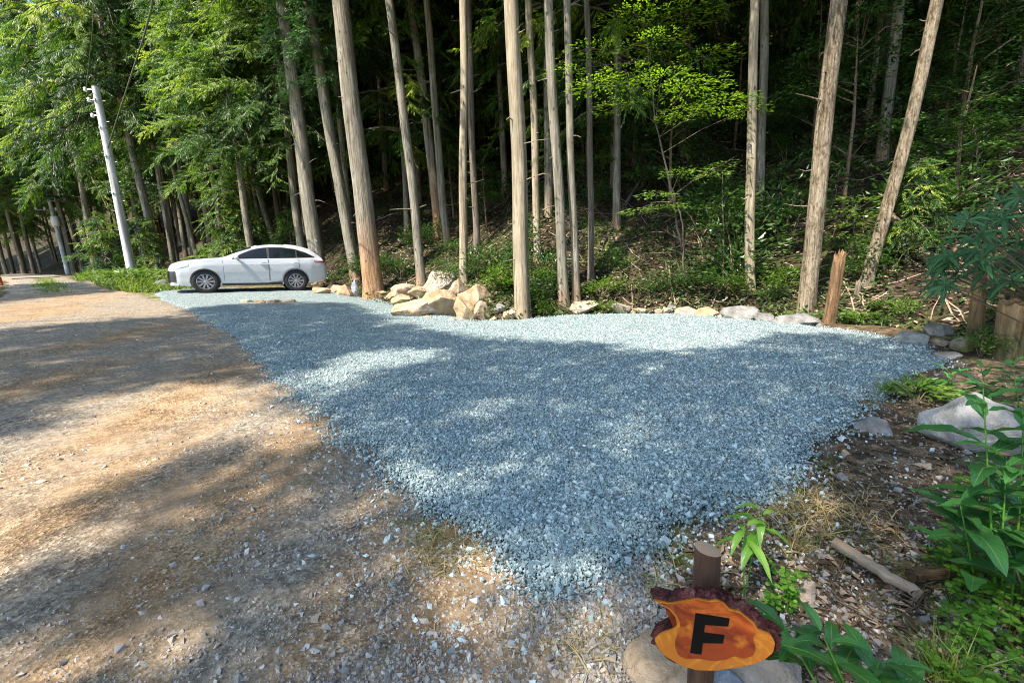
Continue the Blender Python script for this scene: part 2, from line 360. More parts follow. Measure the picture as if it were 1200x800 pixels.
    M['signbark'] = barkmat('reddish slab bark', [(.36, (.03, .010, .010)), (.5, (.16, .05, .045)), (.6, (.30, .11, .09)), (.72, (.5, .33, .29))], bump=1, flaky=True)
    M['post'] = barkmat('stained post', [(.3, (.05, .028, .018)), (.6, (.12, .07, .045)), (.8, (.19, .12, .08))], bump=.4)
    t = NT('cut post top', .8, .2); r = t.n('ShaderNodeTexWave'); r.wave_type = 'RINGS'; r.rings_direction = 'Z'; r.inputs['Scale'].default_value = 60; r.inputs['Distortion'].default_value = 2
    t.l(t.coord('Object'), r.inputs[0]); t.col(t.ramp(r.outputs[0], [(0, (.30, .20, .12)), (1, (.46, .33, .22))])); M['cut'] = t.m
    return M
M = make_mats()
# ================================================================== SETTING
PAD_PX = [(178, 345), (225, 371), (265, 396), (300, 425), (345, 466), (385, 500), (420, 532), (470, 580), (505, 615), (545, 642), (592, 655), (640, 692), (690, 668), (725, 648), (765, 625), (830, 600), (900, 580), (940, 550), (962, 515), (1000, 488), (1040, 462), (1085, 440), (1118, 424), (1078, 405), (1030, 394), (970, 385), (900, 377), (840, 373), (760, 370), (690, 369), (640, 373), (560, 378), (500, 367), (462, 354), (440, 348), (405, 346)]
PAD = [tuple(hit(*p)[:2]) for p in PAD_PX] + [(-7.2, 16.6), (-8.0, 18.3), (-11.6, 16.9), (-12.6, 15.4)]
def grow(lo, hi, a, b, st, g):
    v = list(np.arange(lo, hi + 1e-6, st)); d = st
    while v[-1] < b: d *= g; v.append(v[-1] + d)
    d = st; w = [lo]
    while w[-1] > a: d *= g; w.append(w[-1] - d)
    return np.array(w[:0:-1] + v)
gx = grow(-13, 11, -330, 330, .16, 1.07); gy = grow(-.5, 17, -120, 330, .16, 1.07)
X, Y = np.meshgrid(gx, gy, indexing='ij')
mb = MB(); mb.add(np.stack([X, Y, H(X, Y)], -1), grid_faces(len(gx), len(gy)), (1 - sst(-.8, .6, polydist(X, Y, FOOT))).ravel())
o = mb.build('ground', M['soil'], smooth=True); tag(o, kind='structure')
def sheet(name, poly, bb, st, dz, mat, fray=.12, lo=-.05, scale_dz=0):
    x = np.arange(bb[0], bb[1], st); y = np.arange(bb[2], bb[3], st)
    X, Y = np.meshgrid(x, y, indexing='ij')
    sd = polysd(X, Y, poly) + fray * wob(X, Y, 3.1, 2) + fray * .6 * wob(X, Y, 9, 4)
    Z = H(X, Y) + lo + (dz - lo + scale_dz * np.hypot(X, Y)) * sst(-.12, .14, sd) + .006 * wob(X, Y, 7, 8)
    Fc = grid_faces(len(x), len(y)); keep = (sd.ravel() > -.25)[Fc].any(1)
    Fc = Fc[keep]; used = np.unique(Fc); mp = np.zeros(X.size, int); mp[used] = np.arange(len(used))
    mb = MB(); mb.add(np.stack([X, Y, Z], -1).reshape(-1, 3)[used], mp[Fc])
    return tag(mb.build(name, mat, smooth=True), kind='structure')
ROAD = [(-70, 62), (-27.6, 27), (-22.8, 22.6), (-14.6, 15.5), (-12.7, 14.6)] + [(a + .3, b + .22) for a, b in PAD[1:13]] + [(.55, 1.3), (1.0, .2), (1.6, -3), (-9, -3), (-13.2, 5.2), (-13.9, 11.5), (-16.9, 14.6), (-27.3, 23.7), (-72, 58)]
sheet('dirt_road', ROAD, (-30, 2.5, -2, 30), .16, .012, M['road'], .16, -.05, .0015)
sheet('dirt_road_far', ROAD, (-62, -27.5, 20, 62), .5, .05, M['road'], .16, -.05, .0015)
sheet('gravel_pad', PAD, (-13.2, 7, 1, 19), .11, .045, M['pad'], .10)
# --- loose stones
OCT = np.array([[1, 0, 0], [-1, 0, 0], [0, 1, 0], [0, -1, 0], [0, 0, 1], [0, 0, -1.]])
OCF = np.array([[0, 2, 4], [2, 1, 4], [1, 3, 4], [3, 0, 4], [2, 0, 5], [1, 2, 5], [3, 1, 5], [0, 3, 5]])
def rotmats(n, rng):
    q = nrm(rng.normal(size=(n, 4))); w, x, y, z = q.T
    return np.stack([1 - 2 * (y * y + z * z), 2 * (x * y - z * w), 2 * (x * z + y * w), 2 * (x * y + z * w), 1 - 2 * (x * x + z * z), 2 * (y * z - x * w), 2 * (x * z - y * w), 2 * (y * z + x * w), 1 - 2 * (x * x + y * y)], -1).reshape(-1, 3, 3)
def stones(name, x, y, size, dz, mat, rng, tint=None):
    n = len(x)
    S = size[:, None] * np.stack([rng.uniform(.8, 1.5, n), rng.uniform(.6, 1.1, n), rng.uniform(.5, .85, n)], -1)
    V = (OCT[None] + rng.normal(0, .15, (n, 6, 3))) * S[:, None]
    R = rotmats(n, rng); V = np.einsum('nij,nkj->nki', R, V)
    V += np.stack([x, y, H(x, y) + dz + size * rng.uniform(-.1, .45, n)], -1)[:, None]
    Fc = (OCF[None] + (np.arange(n) * 6)[:, None, None]).reshape(-1, 3)
    mb = MB(); mb.add(V.reshape(-1, 3), Fc, np.repeat(rng.beta(1.8, 2.6, n) if tint is None else tint, 6))
    return tag(mb.build(name, mat), kind='stuff')
def polar(n, r0_, r1, a0, a1, rng):
    r = np.exp(rng.uniform(math.log(r0_), math.log(r1), n)); a = np.radians(rng.uniform(a0, a1, n))
    return r * np.sin(a), r * np.cos(a)
rg = np.random.default_rng(11)
x, y = polar(330000, 1.3, 12.5, -50, 56, rg); sd = polysd(x, y, PAD) + .16 * wob(x, y, 3.1, 2) + rg.normal(0, .07, len(x))
k = sd > .0; x, y = x[k], y[k]
stones('loose_gravel', x, y, rg.lognormal(math.log(.0072), .42, len(x)), .045 * sst(-.12, .14, sd[k]), M['stone'], rg)
x, y = polar(22000, 1.0, 4.5, -55, 60, rg); sd = polysd(x, y, PAD)          # spilled round the edge of the layer
k = (sd < .05) & (sd > -.75) & (rg.random(len(x)) < np.exp(sd * 5.0)); x, y = x[k], y[k]
stones('spilled_gravel', x, y, rg.lognormal(math.log(.0078), .45, len(x)), .012, M['stone'], rg, rg.beta(2.6, 2, len(x)))
x, y = polar(420000, .9, 13, -72, 30, rg); sd = polysd(x, y, ROAD)
dens = np.clip(.20 + .55 * wob(x, y, .9, 6) + .3 * wob(x, y, 2.7, 3), .03, 1) + .25 * np.exp(-((np.hypot(x, y) - 1.3) / .9) ** 2) + .35 * np.exp(-np.abs(polysd(x, y, PAD)) / .35)
k = (sd > -.1) & (polysd(x, y, PAD) < 0) & (rg.random(len(x)) < dens); x, y = x[k], y[k]
stones('road_pebbles', x, y, np.clip(rg.lognormal(math.log(.0040), .62, len(x)) * (.75 + np.hypot(x, y) * .10), .0015, .022), .012, M['pebble'], rg)
x, y = polar(60000, .9, 7, -5, 75, rg)
k = (polysd(x, y, PAD) < -.02) & (polysd(x, y, ROAD) < 0) & (polydist(x, y, FOOT) < .3) & (rg.random(len(x)) < .35 + .5 * wob(x, y, 1.7, 2)); x, y = x[k], y[k]
stones('verge_pebbles', x, y, np.clip(rg.lognormal(math.log(.0055), .6, len(x)), .002, .03), .003, M['pebble'], rg, rg.beta(1.4, 3.2, len(x)))
# --- leaf litter, twigs
def flakes(name, x, y, L, mat, rng, dz=.01, up=.35):
    n = len(x); N = nrm(np.stack([rng.normal(0, up, n), rng.normal(0, up, n), np.ones(n)], -1))
    d = nrm(np.cross(N, rdir(n, rng))); V, Q = rhombs(np.stack([x, y, H(x, y) + dz], -1), d, np.cross(N, d), L, L * rng.uniform(.3, .6, n), rng.uniform(-.3, .3))
    mb = MB(); mb.add(V, Q, np.repeat(rng.random(n), 4)); return tag(mb.build(name, mat), kind='stuff')
x, y = polar(150000, 7, 42, -45, 62, rg); d = polydist(x, y, FOOT)
k = (d > .3) & (rg.random(len(x)) < .35 + .6 * wob(x, y, .8, 9)); x, y = x[k], y[k]
flakes('leaf_litter', x, y, rg.uniform(.05, .13, len(x)) * (1 + np.hypot(x, y) / 30), M['litter'], rg, .02, .5)
x, y = polar(9000, 1.0, 9, 8, 80, rg)
k = (polysd(x, y, PAD) < -.12) & (polysd(x, y, ROAD) < -.1); x, y = x[k], y[k]
flakes('verge_litter', x, y, rg.uniform(.02, .07, len(x)), M['litter'], rg, .01, .35)
def twigs(name, x, y, L, r, mat, rng):
    mb = MB(); n = len(x)
    for i in range(n):
        a = rng.uniform(0, 2 * np.pi); s = np.linspace(-.5, .5, 4); b = rng.normal(0, .12)
        px = x[i] + L[i] * (s * math.cos(a) - b * (s * s * 4 - 1) * math.sin(a)); py = y[i] + L[i] * (s * math.sin(a) + b * (s * s * 4 - 1) * math.cos(a))
        addtube(mb, np.stack([px, py, H(px, py) + r[i] + rng.uniform(0, .02) + .05 * L[i] * s * rng.normal()], -1), r[i] * np.array([1, .9, .7, .5]), 4, rng.random(), 0, False)
    return tag(mb.build(name, mat), kind='stuff')
x, y = polar(1500, 1.0, 7.5, 10, 78, rg); k = (polysd(x, y, PAD) < -.12) & (polysd(x, y, ROAD) < -.1); x, y = x[k], y[k]
twigs('twig_litter', x, y, rg.uniform(.06, .32, len(x)), rg.uniform(.0012, .0045, len(x)), M['twig'], rg)
x, y = polar(900, 9, 26, -20, 58, rg); k = polydist(x, y, FOOT) > .5; x, y = x[k], y[k]
twigs('hillside_sticks', x, y, rg.uniform(.4, 1.8, len(x)), rg.uniform(.006, .02, len(x)), M['drywood'], rg)
# --- grass
def blades(name, x, y, L, W, mat, rng, lean=.45, bend=True):
    n = len(x); d = nrm(np.stack([rng.normal(0, lean, n), rng.normal(0, lean, n), np.ones(n)], -1))
    s = nrm(np.cross(d, rdir(n, rng))); c = np.stack([x, y, H(x, y)], -1)
    m = c + d * (L * .55)[:, None]; tip = m + nrm(d + np.stack([d[:, 0] * 1.6, d[:, 1] * 1.6, -.3 * np.ones(n)], -1)) * (L * .45)[:, None]
    w = W[:, None] * .5
    V = np.stack([c - s * w, c + s * w, m + s * w * .8, m - s * w * .8, tip], 1).reshape(-1, 3)
    b = (np.arange(n) * 5)[:, None]; mb = MB(); t = np.repeat(rng.random(n), 5)
    mb.add(V, b + np.array([[0, 1, 2, 3]]), t); mb.f.append((b + np.array([[3, 2, 4]]), 0))
    return tag(mb.build(name, mat), kind='stuff')
VERGE = [tuple(hit(*p)[:2]) for p in [(198, 342), (150, 343), (118, 334), (86, 327.5)]] + [(-40, 41), (-27, 33), (-17, 23.5), (-12.9, 20.0), (-11.9, 17.2)]
VERGE[0] = (-12.2, 15.2); VERGE[1] = (-12.9, 14.5); VERGE[2] = (-14.8, 15.5); VERGE[3] = (-22.7, 22.7)
x = rg.uniform(-40, -11, 130000); y = rg.uniform(14, 42, 130000); k = inpoly(x, y, VERGE); x, y = x[k], y[k]
blades('verge_grass', x, y, rg.uniform(.10, .5, len(x)), rg.uniform(.02, .05, len(x)), M['grass'], rg)
LV = [(-14.0, 11.2), (-17.1, 14.4), (-27.5, 23.5), (-60, 52), (-60, 44), (-30, 16), (-16, 7)]
x = rg.uniform(-60, -13, 50000); y = rg.uniform(7, 52, 50000); k = inpoly(x, y, LV); x, y = x[k], y[k]
blades('roadside_grass', x, y, rg.uniform(.08, .3, len(x)), rg.uniform(.02, .05, len(x)), M['grass'], rg)
a = rg.uniform(0, 1, 8000); mid = np.stack([-14.7 - a * 22, 13.9 + a * 20.2], -1) + rg.normal(0, .2, (8000, 2))
blades('crown_grass', mid[:, 0], mid[:, 1], rg.uniform(.05, .16, 8000), rg.uniform(.015, .035, 8000), M['grass'], rg)
def tuft_patch(name, spots, mat, L, W, rng, lean=.8):
    X_, Y_ = [], []
    for px, py, r, n in spots:
        c = hit(px, py); X_.append(c[0] + rng.normal(0, r, n)); Y_.append(c[1] + rng.normal(0, r, n))
    X_, Y_ = np.concatenate(X_), np.concatenate(Y_)
    return blades(name, X_, Y_, rng.uniform(*L, len(X_)), rng.uniform(*W, len(X_)), mat, rng, lean)
tuft_patch('dry_grass', [(520, 640, .09, 330), (505, 665, .1, 160), (550, 650, .07, 90), (925, 590, .12, 260), (960, 600, .12, 200), (1000, 585, .15, 160), (905, 610, .1, 120), (690, 765, .08, 120), (640, 760, .1, 90), (760, 690, .06, 60), (280, 345, .3, 30)], M['dry'], (.05, .17), (.0025, .006), rg, 1.6)
tuft_patch('short_grass', [(505, 628, .05, 90), (480, 615, .05, 60), (770, 690, .05, 70), (790, 660, .06, 70), (920, 575, .08, 120), (700, 640, .08, 70), (965, 545, .1, 80), (1000, 640, .15, 110), (930, 640, .12, 90), (870, 345, .3, 40)], M['grass'], (.03, .1), (.003, .006), rg, .9)
# ================================================================== ROCKS
def ico(sub=3):
    import bmesh
    b = bmesh.new(); bmesh.ops.create_icosphere(b, subdivisions=sub, radius=1); b.verts.ensure_lookup_table()
    V = np.array([v.co for v in b.verts]); Fc = np.array([[v.index for v in f.verts] for f in b.faces]); b.free(); return V, Fc
ICO4, ICO3 = ico(5), ico(4)
def rock(px, py, w, h, mat, label, seed, group=None, depth=None, flat=1.0, sink=.22, dep=.8, yaw=0, npl=9, name='rock', cat='rock', pointy=False):
    """px,py = bottom centre of the stone in the photograph, w,h its size there"""
    rng = np.random.default_rng(seed)
    p = hit(px, py)
    if depth: p = pt(px, py, depth); p[2] = H(p[0], p[1])
    z = (p - CAM) @ fwd; az = math.atan2(p[0], p[1])
    W = w / F * z * math.cos(az) ** 1.0; Hh = .8 * h / F * z / math.cos(math.atan2(CAM[2] - p[2], math.hypot(p[0], p[1])) * .8)
    import bmesh
    from mathutils import noise as mnoise
    pts0 = rdir(int(12 + npl), rng) * rng.uniform(.72, 1.0, (int(12 + npl), 1)); bm = bmesh.new()
    for q in pts0: bm.verts.new(q)
    r_ = bmesh.ops.convex_hull(bm, input=bm.verts[:]); bmesh.ops.delete(bm, geom=[v for v in bm.verts if not v.link_faces], context='VERTS')
    bmesh.ops.dissolve_limit(bm, angle_limit=math.radians(14), verts=bm.verts[:], edges=bm.edges[:])
    bmesh.ops.bevel(bm, geom=bm.edges[:], offset=.045, segments=2, profile=.6, affect='EDGES', clamp_overlap=True)
    bmesh.ops.triangulate(bm, faces=bm.faces[:])
    for _ in range(3 if w > 45 else 2):
        bmesh.ops.subdivide_edges(bm, edges=[e for e in bm.edges if e.calc_length() > .12], cuts=1); bmesh.ops.triangulate(bm, faces=[f for f in bm.faces if len(f.verts) > 3])
    o3 = Vector(rng.uniform(-50, 50, 3))
    for v in bm.verts: v.co += v.co.normalized() * (.055 * mnoise.fractal(v.co * 2.2 + o3, 1.0, 2.0, 4) + .02 * mnoise.noise(v.co * 11 + o3))
    bm.verts.index_update(); R = np.array([v.co for v in bm.verts]); Fc = np.array([[v.index for v in f.verts] for f in bm.faces]); bm.free()
    R = R - (R.max(0) + R.min(0)) / 2; R = R / (R.max(0) - R.min(0))
    if pointy: R[:, :2] *= (1 - .75 * np.clip(R[:, 2:] + .3, 0, 1))
    Hf = Hh / (1 - sink)
    R = R * np.array([W, W * dep, Hf * flat])
    c, s = math.cos(yaw - az), math.sin(yaw - az); R = np.stack([R[:, 0] * c - R[:, 1] * s, R[:, 0] * s + R[:, 1] * c, R[:, 2]], -1)
    mb = MB(); mb.add(R, Fc); o = mb.build(name, mat, smooth=True)
    try: o.data.set_sharp_from_angle(angle=math.radians(30))
    except Exception: pass
    dirv = np.array([p[0], p[1]]) / max(math.hypot(p[0], p[1]), .1)
    b = p[:2] + dirv * W * dep * .3
    zb = min(float(H(b[0], b[1])), p[2] + .05)
    o.location = (b[0], b[1], zb - Hf * sink + Hf * flat * .5)
    return tag(o, label, cat, group)
GP = 'tan boulders heaped at the gravel edge'; RT_, RC_, RG_, RB_, RM_, RS_ = M['rock_tan'], M['rock_cream'], M['rock_grey'], M['rock_brown'], M['rock_moss'], M['rock_slate']
rock(487, 372, 58, 27, RC_, 'long low pale slab at the front left corner of the boulder heap', 1, GP, dep=.6)
rock(475, 348, 34, 17, RC_, 'pale pinkish block at the back left end of the boulder heap', 2, GP)
rock(472, 357, 28, 13, RT_, 'small tan wedge above the long low slab of the heap', 3, GP)
rock(491, 350, 26, 15, RT_, 'rounded tan rock with dark hollow behind the wedge of the heap', 14, GP)
rock(517, 345, 42, 32, RB_, 'greyish brown peaked rock at the back and top of the heap', 4, GP)
rock(540, 352, 30, 30, RC_, 'pale pitted rock behind the biggest tan boulder of the heap', 5, GP)
rock(517, 372, 46, 40, RT_, 'biggest tan boulder with a flat sunlit face in the heap centre', 6, GP, npl=9, dep=.7)
rock(545, 376, 26, 36, RT_, 'upright triangular tan boulder at the front of the heap', 7, GP, npl=8)
rock(558, 368, 42, 40, RT_, 'rounded tan boulder with a shaded right flank in the heap', 8, GP)
rock(566, 374, 24, 24, RC_, 'pale block leaning right of the triangular boulder in the heap', 9, GP)
rock(586, 367, 14, 12, RG_, 'small grey stone at the right end of the heap', 10, GP)
rock(598, 374, 18, 12, RC_, 'pale low stone touching the foot of the bright straight trunk', 11, GP)
rock(578, 376, 10, 7, RT_, 'little tan stone lying in front of the pale blocks', 12, GP)
for k_, (px_, py_, w_, h_, m_) in enumerate([(460, 349, 12, 8, RT_), (468, 363, 14, 9, RT_), (505, 358, 16, 12, RT_), (531, 365, 14, 12, RC_), (572, 358, 13, 9, RT_), (592, 375, 9, 6, RT_), (500, 374, 12, 6, RT_), (455, 352, 9, 6, RC_), (530, 378, 9, 6, RC_), (604, 368, 11, 7, RT_)]):
    rock(px_, py_, w_, h_, m_, 'small tan stone filling a gap between the heaped boulders', 200 + k_, 'small stones filling the gaps of the boulder heap')
for k_, (px_, py_, w_, h_, m_) in enumerate([(655, 369, 10, 5, RB_), (703, 369, 9, 5, RT_), (742, 369, 8, 5, RT_), (762, 370, 8, 5, RB_), (793, 371, 9, 5, RG_), (817, 371, 9, 5, RB_), (845, 373, 10, 6, RB_), (888, 377, 9, 6, RG_), (912, 379, 9, 5, RG_), (960, 384, 9, 6, RG_)]):
    rock(px_, py_, w_, h_, m_, 'little stone between the larger stones of the far gravel edge', 220 + k_, 'little stones along the far gravel edge')
rock(377, 345, 24, 11, RT_, 'orange tan stone beside the rear bumper of the white car', 21)
rock(393, 343, 22, 13, RC_, 'pale stone between the car and the pointed grey stone', 22)
rock(404, 347, 22, 17, RT_, 'tan slanted stone left of the pointed grey stone', 23)
rock(417, 347, 13, 24, RS_, 'upright pointed slate grey stone before the peeling trunk', 24, dep=.9, pointy=True)
rock(433, 347, 13, 9, RC_, 'small pinkish stone at the foot of the peeling trunk', 25)
rock(447, 347, 14, 9, RT_, 'small tan stone right of the peeling trunk', 26)
rock(682, 368, 40, 15, RB_, 'flat grey brown slab on the far gravel edge left of the weed', 31)
rock(727, 368, 26, 14, RB_, 'brownish block right of the yellow green weed', 32)
rock(750, 369, 20, 7, RC_, 'low cream stone on the far edge of the gravel', 33)
rock(775, 370, 22, 9, RC_, 'pale low stone left of the small dark pointed stone', 34)
rock(786, 366, 12, 13, RG_, 'small dark pointed stone on the far bank', 35, pointy=True)
rock(805, 370, 30, 13, RB_, 'rounded brown grey stone on the far gravel edge', 36)
rock(828, 371, 30, 15, RT_, 'stone with an orange patch left of the dark grey boulder', 37)
rock(866, 375, 50, 19, RG_, 'dark grey boulder between two pale trunks on the far bank', 38)
rock(897, 377, 22, 13, RG_, 'small dark stone wedged beside the biggest grey boulder', 39)
rock(934, 381, 58, 17, RG_, 'biggest long grey boulder before the rough barked trunk', 40, dep=.7)
rock(1066, 404, 44, 17, M['rock_pale'], 'sloping white topped stone at the right corner of the gravel', 41)
rock(1098, 393, 40, 17, RG_, 'brownish grey stone behind the white topped stone', 42)
rock(1098, 405, 30, 10, RC_, 'pale flat stone lying on the ground near the mossy stump', 43)
rock(1128, 412, 36, 22, RM_, 'mossy yellow stone at the foot of the thin stump', 44)
rock(1110, 420, 36, 9, RB_, 'low brown stone before the mossy yellow stone', 45)
rock(1024, 507, 54, 18, RG_, 'flat round grey stone half buried in the brown soil', 51, sink=.5, dep=.8)
rock(1140, 530, 160, 74, M['rock_pale'], 'large pale flat boulder behind the tall leafy plant', 52, dep=.7, sink=.3)
rock(1078, 549, 28, 8, RC_, 'small whitish stone on bare soil below the large pale boulder', 53)
rock(990, 537, 10, 12, RC_, 'small pale splinter stone lying on the soil edge', 54)
rock(985, 563, 18, 11, RG_, 'small grey stone at the edge of the grey gravel', 55)
rock(943, 708, 24, 34, RB_, 'reddish brown angular stone near the leafy shoot', 56, dep=.6)
rock(770, 812, 92, 46, RC_, 'cream boulder at the foot of the sign on its left', 61, dep=.8)
rock(878, 822, 118, 62, RB_, 'tan grey boulder behind the sign on its right', 62, dep=.8)
rock(848, 828, 50, 40, RS_, 'bluish stone wedged between the boulders under the sign', 63)
for px_, py_, w_, m_, lb_ in [(290, 356, 17, RC_, 'flat pale stone lying on the gravel before the car, nearest its front wheel'), (305, 357, 15, RT_, 'small tan stone second from the front wheel in the row before the car'), (321, 357, 20, RT_, 'largest tan stone of the low row on the gravel before the car'), (339, 356, 18, RC_, 'flat pale stone lying on the gravel before the car, nearest its rear wheel')]:
    rock(px_, py_, w_, 7, m_, lb_, 300 + px_, 'low stones on the gravel before the car', dep=.6)
rock(190, 338, 20, 13, RG_, 'dark grey block at the grass edge before the car nose', 65)
rock(143, 327, 22, 7, RC_, 'pale flat rock in the grass left of the concrete pole', 66)
# ================================================================== TREES
def cedar_crown_mesh(name, seed, ht, rmax, nb, mats, dens=1.0, bl=(.15, .33)):
    rng = np.random.default_rng(seed); mb = MB(); C_, D_, S_, L_, W_, T_ = [], [], [], [], [], []
    for i in range(nb):
        f = rng.random() ** .85; z = f * ht; Lb = rmax * (1 - f) ** .65 * rng.uniform(.55, 1.12) + .35
        a = rng.uniform(0, 2 * np.pi); out = np.array([math.cos(a), math.sin(a), 0]); side = np.array([-out[1], out[0], 0])
        s = np.linspace(0, 1, 6); up = rng.uniform(.05, .35); dr = rng.uniform(.4, .75)
        path = out * (s * Lb)[:, None] + np.array([0, 0, 1]) * (z + up * Lb * s - dr * Lb * s * s)[:, None]
        addtube(mb, path, np.linspace(.022, .006, 6) * (.6 + Lb / 3), 3, .5, 1, False)
        n = max(4, int(Lb * 11 * dens)); bt = rng.normal(0, .2)
        q = rng.uniform(.22, 1.0, n); c = out * (q * Lb)[:, None] + np.array([0, 0, 1]) * (z + up * Lb * q - dr * Lb * q * q)[:, None]
        sgn = rng.choice([-1, 1], n); main = nrm(out * rng.uniform(.3, 1, n)[:, None] + side * (sgn * rng.uniform(.2, 1.1, n))[:, None] + np.array([0, 0, 1]) * rng.uniform(-1.2, 0, n)[:, None])
        k = 15
        for j in range(k):
            off = main * (.042 * j); sp = (j % 2 * 2 - 1) * .75 if j < k - 1 else 0
            sd = nrm(np.cross(main, np.array([0, 0, 1.0])))
            C_.append(c + off); D_.append(nrm(main + sd * sp + rng.normal(0, .18, (n, 3)) + np.array([0, 0, -.65]))); S_.append(nrm(sd + rng.normal(0, .5, (n, 3))))
            L_.append(rng.uniform(*bl, n) * (1 - .045 * j)); W_.append(rng.uniform(.026, .05, n)); T_.append(np.clip(.40 + bt * 1.15 + rng.normal(0, .14, n) + .25 * (q - .6), 0, 1))
    V, Q = rhombs(np.vstack(C_), np.vstack(D_), np.vstack(S_), np.concatenate(L_), np.concatenate(W_), .1)
    mb.add(V, Q, np.repeat(np.concatenate(T_), 4), 0)
    o = mb.build(name, mats); me = o.data; bpy.data.objects.remove(o); return me
CMATS = [M['cedar'], M['bark_dark']]
CROWN = [cedar_crown_mesh('crown', 100 + i, 12, 2.7 + .25 * (i % 3), 190, CMATS) for i in range(4)]
LOWCROWN = [cedar_crown_mesh('crown', 120 + i, 15, 3.1, 290, CMATS, 1.0) for i in range(3)]
SPRIG = cedar_crown_mesh('sprig', 140, 2.4, 1.0, 26, [M['cedar_cool'], M['bark_dark']], 1.3, (.14, .28))
SAPC = [cedar_crown_mesh('foliage', 150 + i, 3.6, 1.25, 55, [M['cedar'], M['bark_dark']], 1.0, (.12, .25)) for i in range(2)]
def trunk_mesh(h, rb, rt, lean, mat, seed, flare=.35, n=16, curve=None, stubs=0, name='trunk', parent=None):
    rng = np.random.default_rng(seed); m = 46
    z = h * np.linspace(0, 1, m) ** 1.5; f = z / h
    r = rb + (rt - rb) * f; r = r * (1 + flare * np.exp(-z / .32))
    wx = .035 * np.sin(z * .55 + rng.uniform(0, 6)) + .012 * np.sin(z * 1.4 + rng.uniform(0, 6)); wy = .02 * np.sin(z * .5 + rng.uniform(0, 6))
    P = np.stack([lean[0] * z + wx - wx[0], lean[1] * z + wy - wy[0], z - .25], -1)
    if curve is not None: P[:, 0] += curve * np.sin(np.clip(z / 9, 0, 1) * np.pi)
    V, Q = tube(P, r, n)
    th = np.arctan2(*(V - np.repeat(P, n, 0))[:, [1, 0]].T)
    lob = sum(np.cos(th * kk + rng.uniform(0, 6)) * w_ for kk, w_ in ((2, .02), (3, .05), (5, .05)))
    zz = np.repeat(z, n); amp = .6 + 2.6 * np.exp(-zz / .3)
    V = np.repeat(P, n, 0) + (V - np.repeat(P, n, 0)) * (1 + lob * amp + rng.normal(0, .012, len(V)))[:, None]
    mb = MB(); mb.add(V, Q)
    for _ in range(stubs):
        zz_ = rng.uniform(1.6, 13); k_ = int(np.argmin(np.abs(z - zz_))); a = rng.uniform(0, 6.28); L = rng.uniform(.08, .3) if rng.random() < .7 else rng.uniform(.3, .9); d = np.array([math.cos(a), math.sin(a), rng.uniform(-.25, .5)])
        s0 = P[k_] + d * r[k_] * .85; addtube(mb, np.array([s0, s0 + d * L * .5, s0 + d * L + [0, 0, rng.normal(0, .05)]]), np.array([.022, .014, .005]) * rng.uniform(.6, 1.3), 4, .5, 0, False)
    return mb.build(name, mat, parent, smooth=True)
def link_mesh(name, me, parent, loc, rz=0, sc=1.0):
    o = bpy.data.objects.new(name, me); COL.objects.link(o); o.parent = parent; o.location = loc; o.rotation_euler = (0, 0, rz); o.scale = sc if hasattr(sc, '__len__') else (sc,) * 3; return o
def main_tree(bx, by, tx, wb, wt, mat, label, depth=None, ty=0, h=24, cz=11.5, sc=1.25, seed=0, flare=.42, curve=None, group=None, sprigs=(), crown=True):
    p = hit(bx, by)
    if depth: p = pt(bx, by, depth); p[2] = H(p[0], p[1])
    z = (p - CAM) @ fwd
    d = ray(tx, ty); t = p[1] / d[1]; top = CAM + d * t
    lx = (top[0] - p[0]) / (top[2] - p[2])
    az = math.atan2(p[0], p[1]); rb = wb / 2 / F * z * math.cos(az); zt = (top - CAM) @ fwd; r_t = wt / 2 / F * zt * math.cos(az)
    hv = top[2] - p[2]; slope = (r_t - rb) / hv
    rtop = max(.05, min(r_t, rb + slope * h)); rtop = max(.045, r_t * (1 - (h - hv) / h * .8)) if h > hv else r_t
    t_ = thing('cedar_tree', label, 'tree', tuple(p), group=group)
    rng = np.random.default_rng(seed + 500)
    trunk_mesh(h, rb, rtop, (lx, rng.normal(0, .006)), mat, seed, flare, curve=curve, stubs=12, parent=t_)
    if crown: link_mesh('crown', CROWN[seed % 4], t_, (lx * cz, 0, cz), seed * 1.7, (sc, sc, sc * (h + 1.2 - cz) / 12))
    for sz, s_ in sprigs: link_mesh('branch_spray', SPRIG, t_, (lx * sz, 0, sz), seed + sz, s_)
    return t_
B, BP, BR, BE, BD = M['bark'], M['bark_pale'], M['bark_rough'], M['bark_peel'], M['bark_dark']
main_tree(376, 330, 331, 18, 15, B, 'tall grey trunk rising right behind the tail of the white car', 19.0, seed=1, sprigs=((9.3, .85), (7.6, .6)), cz=12)
main_tree(419, 328, 362, 14, 12, B, 'slim leaning trunk between the car tail and the peeling trunk', 18.2, seed=2, sprigs=((8.7, .95), (7.6, .6), (10.2, .7)), cz=12)
main_tree(438, 340, 400, 24, 18, BE, 'thick trunk with reddish peeling bark at its base by the pointed grey stone', 16.0, seed=3, flare=.45)
main_tree(495, 336, 457, 11, 9, B, 'slim grey trunk rising behind the left end of the boulder heap', seed=4)
main_tree(515, 276, 480, 11, 9, BE, 'slim flaky trunk standing on the slope, left one of a close pair', 19.5, seed=5, cz=14)
main_tree(525, 288, 499, 9, 8, B, 'slim trunk standing on the slope, right one of a close pair', 18.3, seed=6, cz=14)
main_tree(543, 332, 540, 10, 8, BP, 'straight pale slim trunk rising above the boulder heap', seed=7, cz=14)
main_tree(559, 294, 550, 8, 7, BD, 'thin shadowy trunk just right of the straight pale slim trunk', seed=8, cz=12)
main_tree(613, 371, 598, 19, 14, BP, 'brightest straight pale trunk standing right at the gravel edge', seed=9, flare=.22, cz=14)
main_tree(630, 307, 620, 9, 8, BP, 'thin tan trunk on the slope right of the brightest trunk', seed=10)
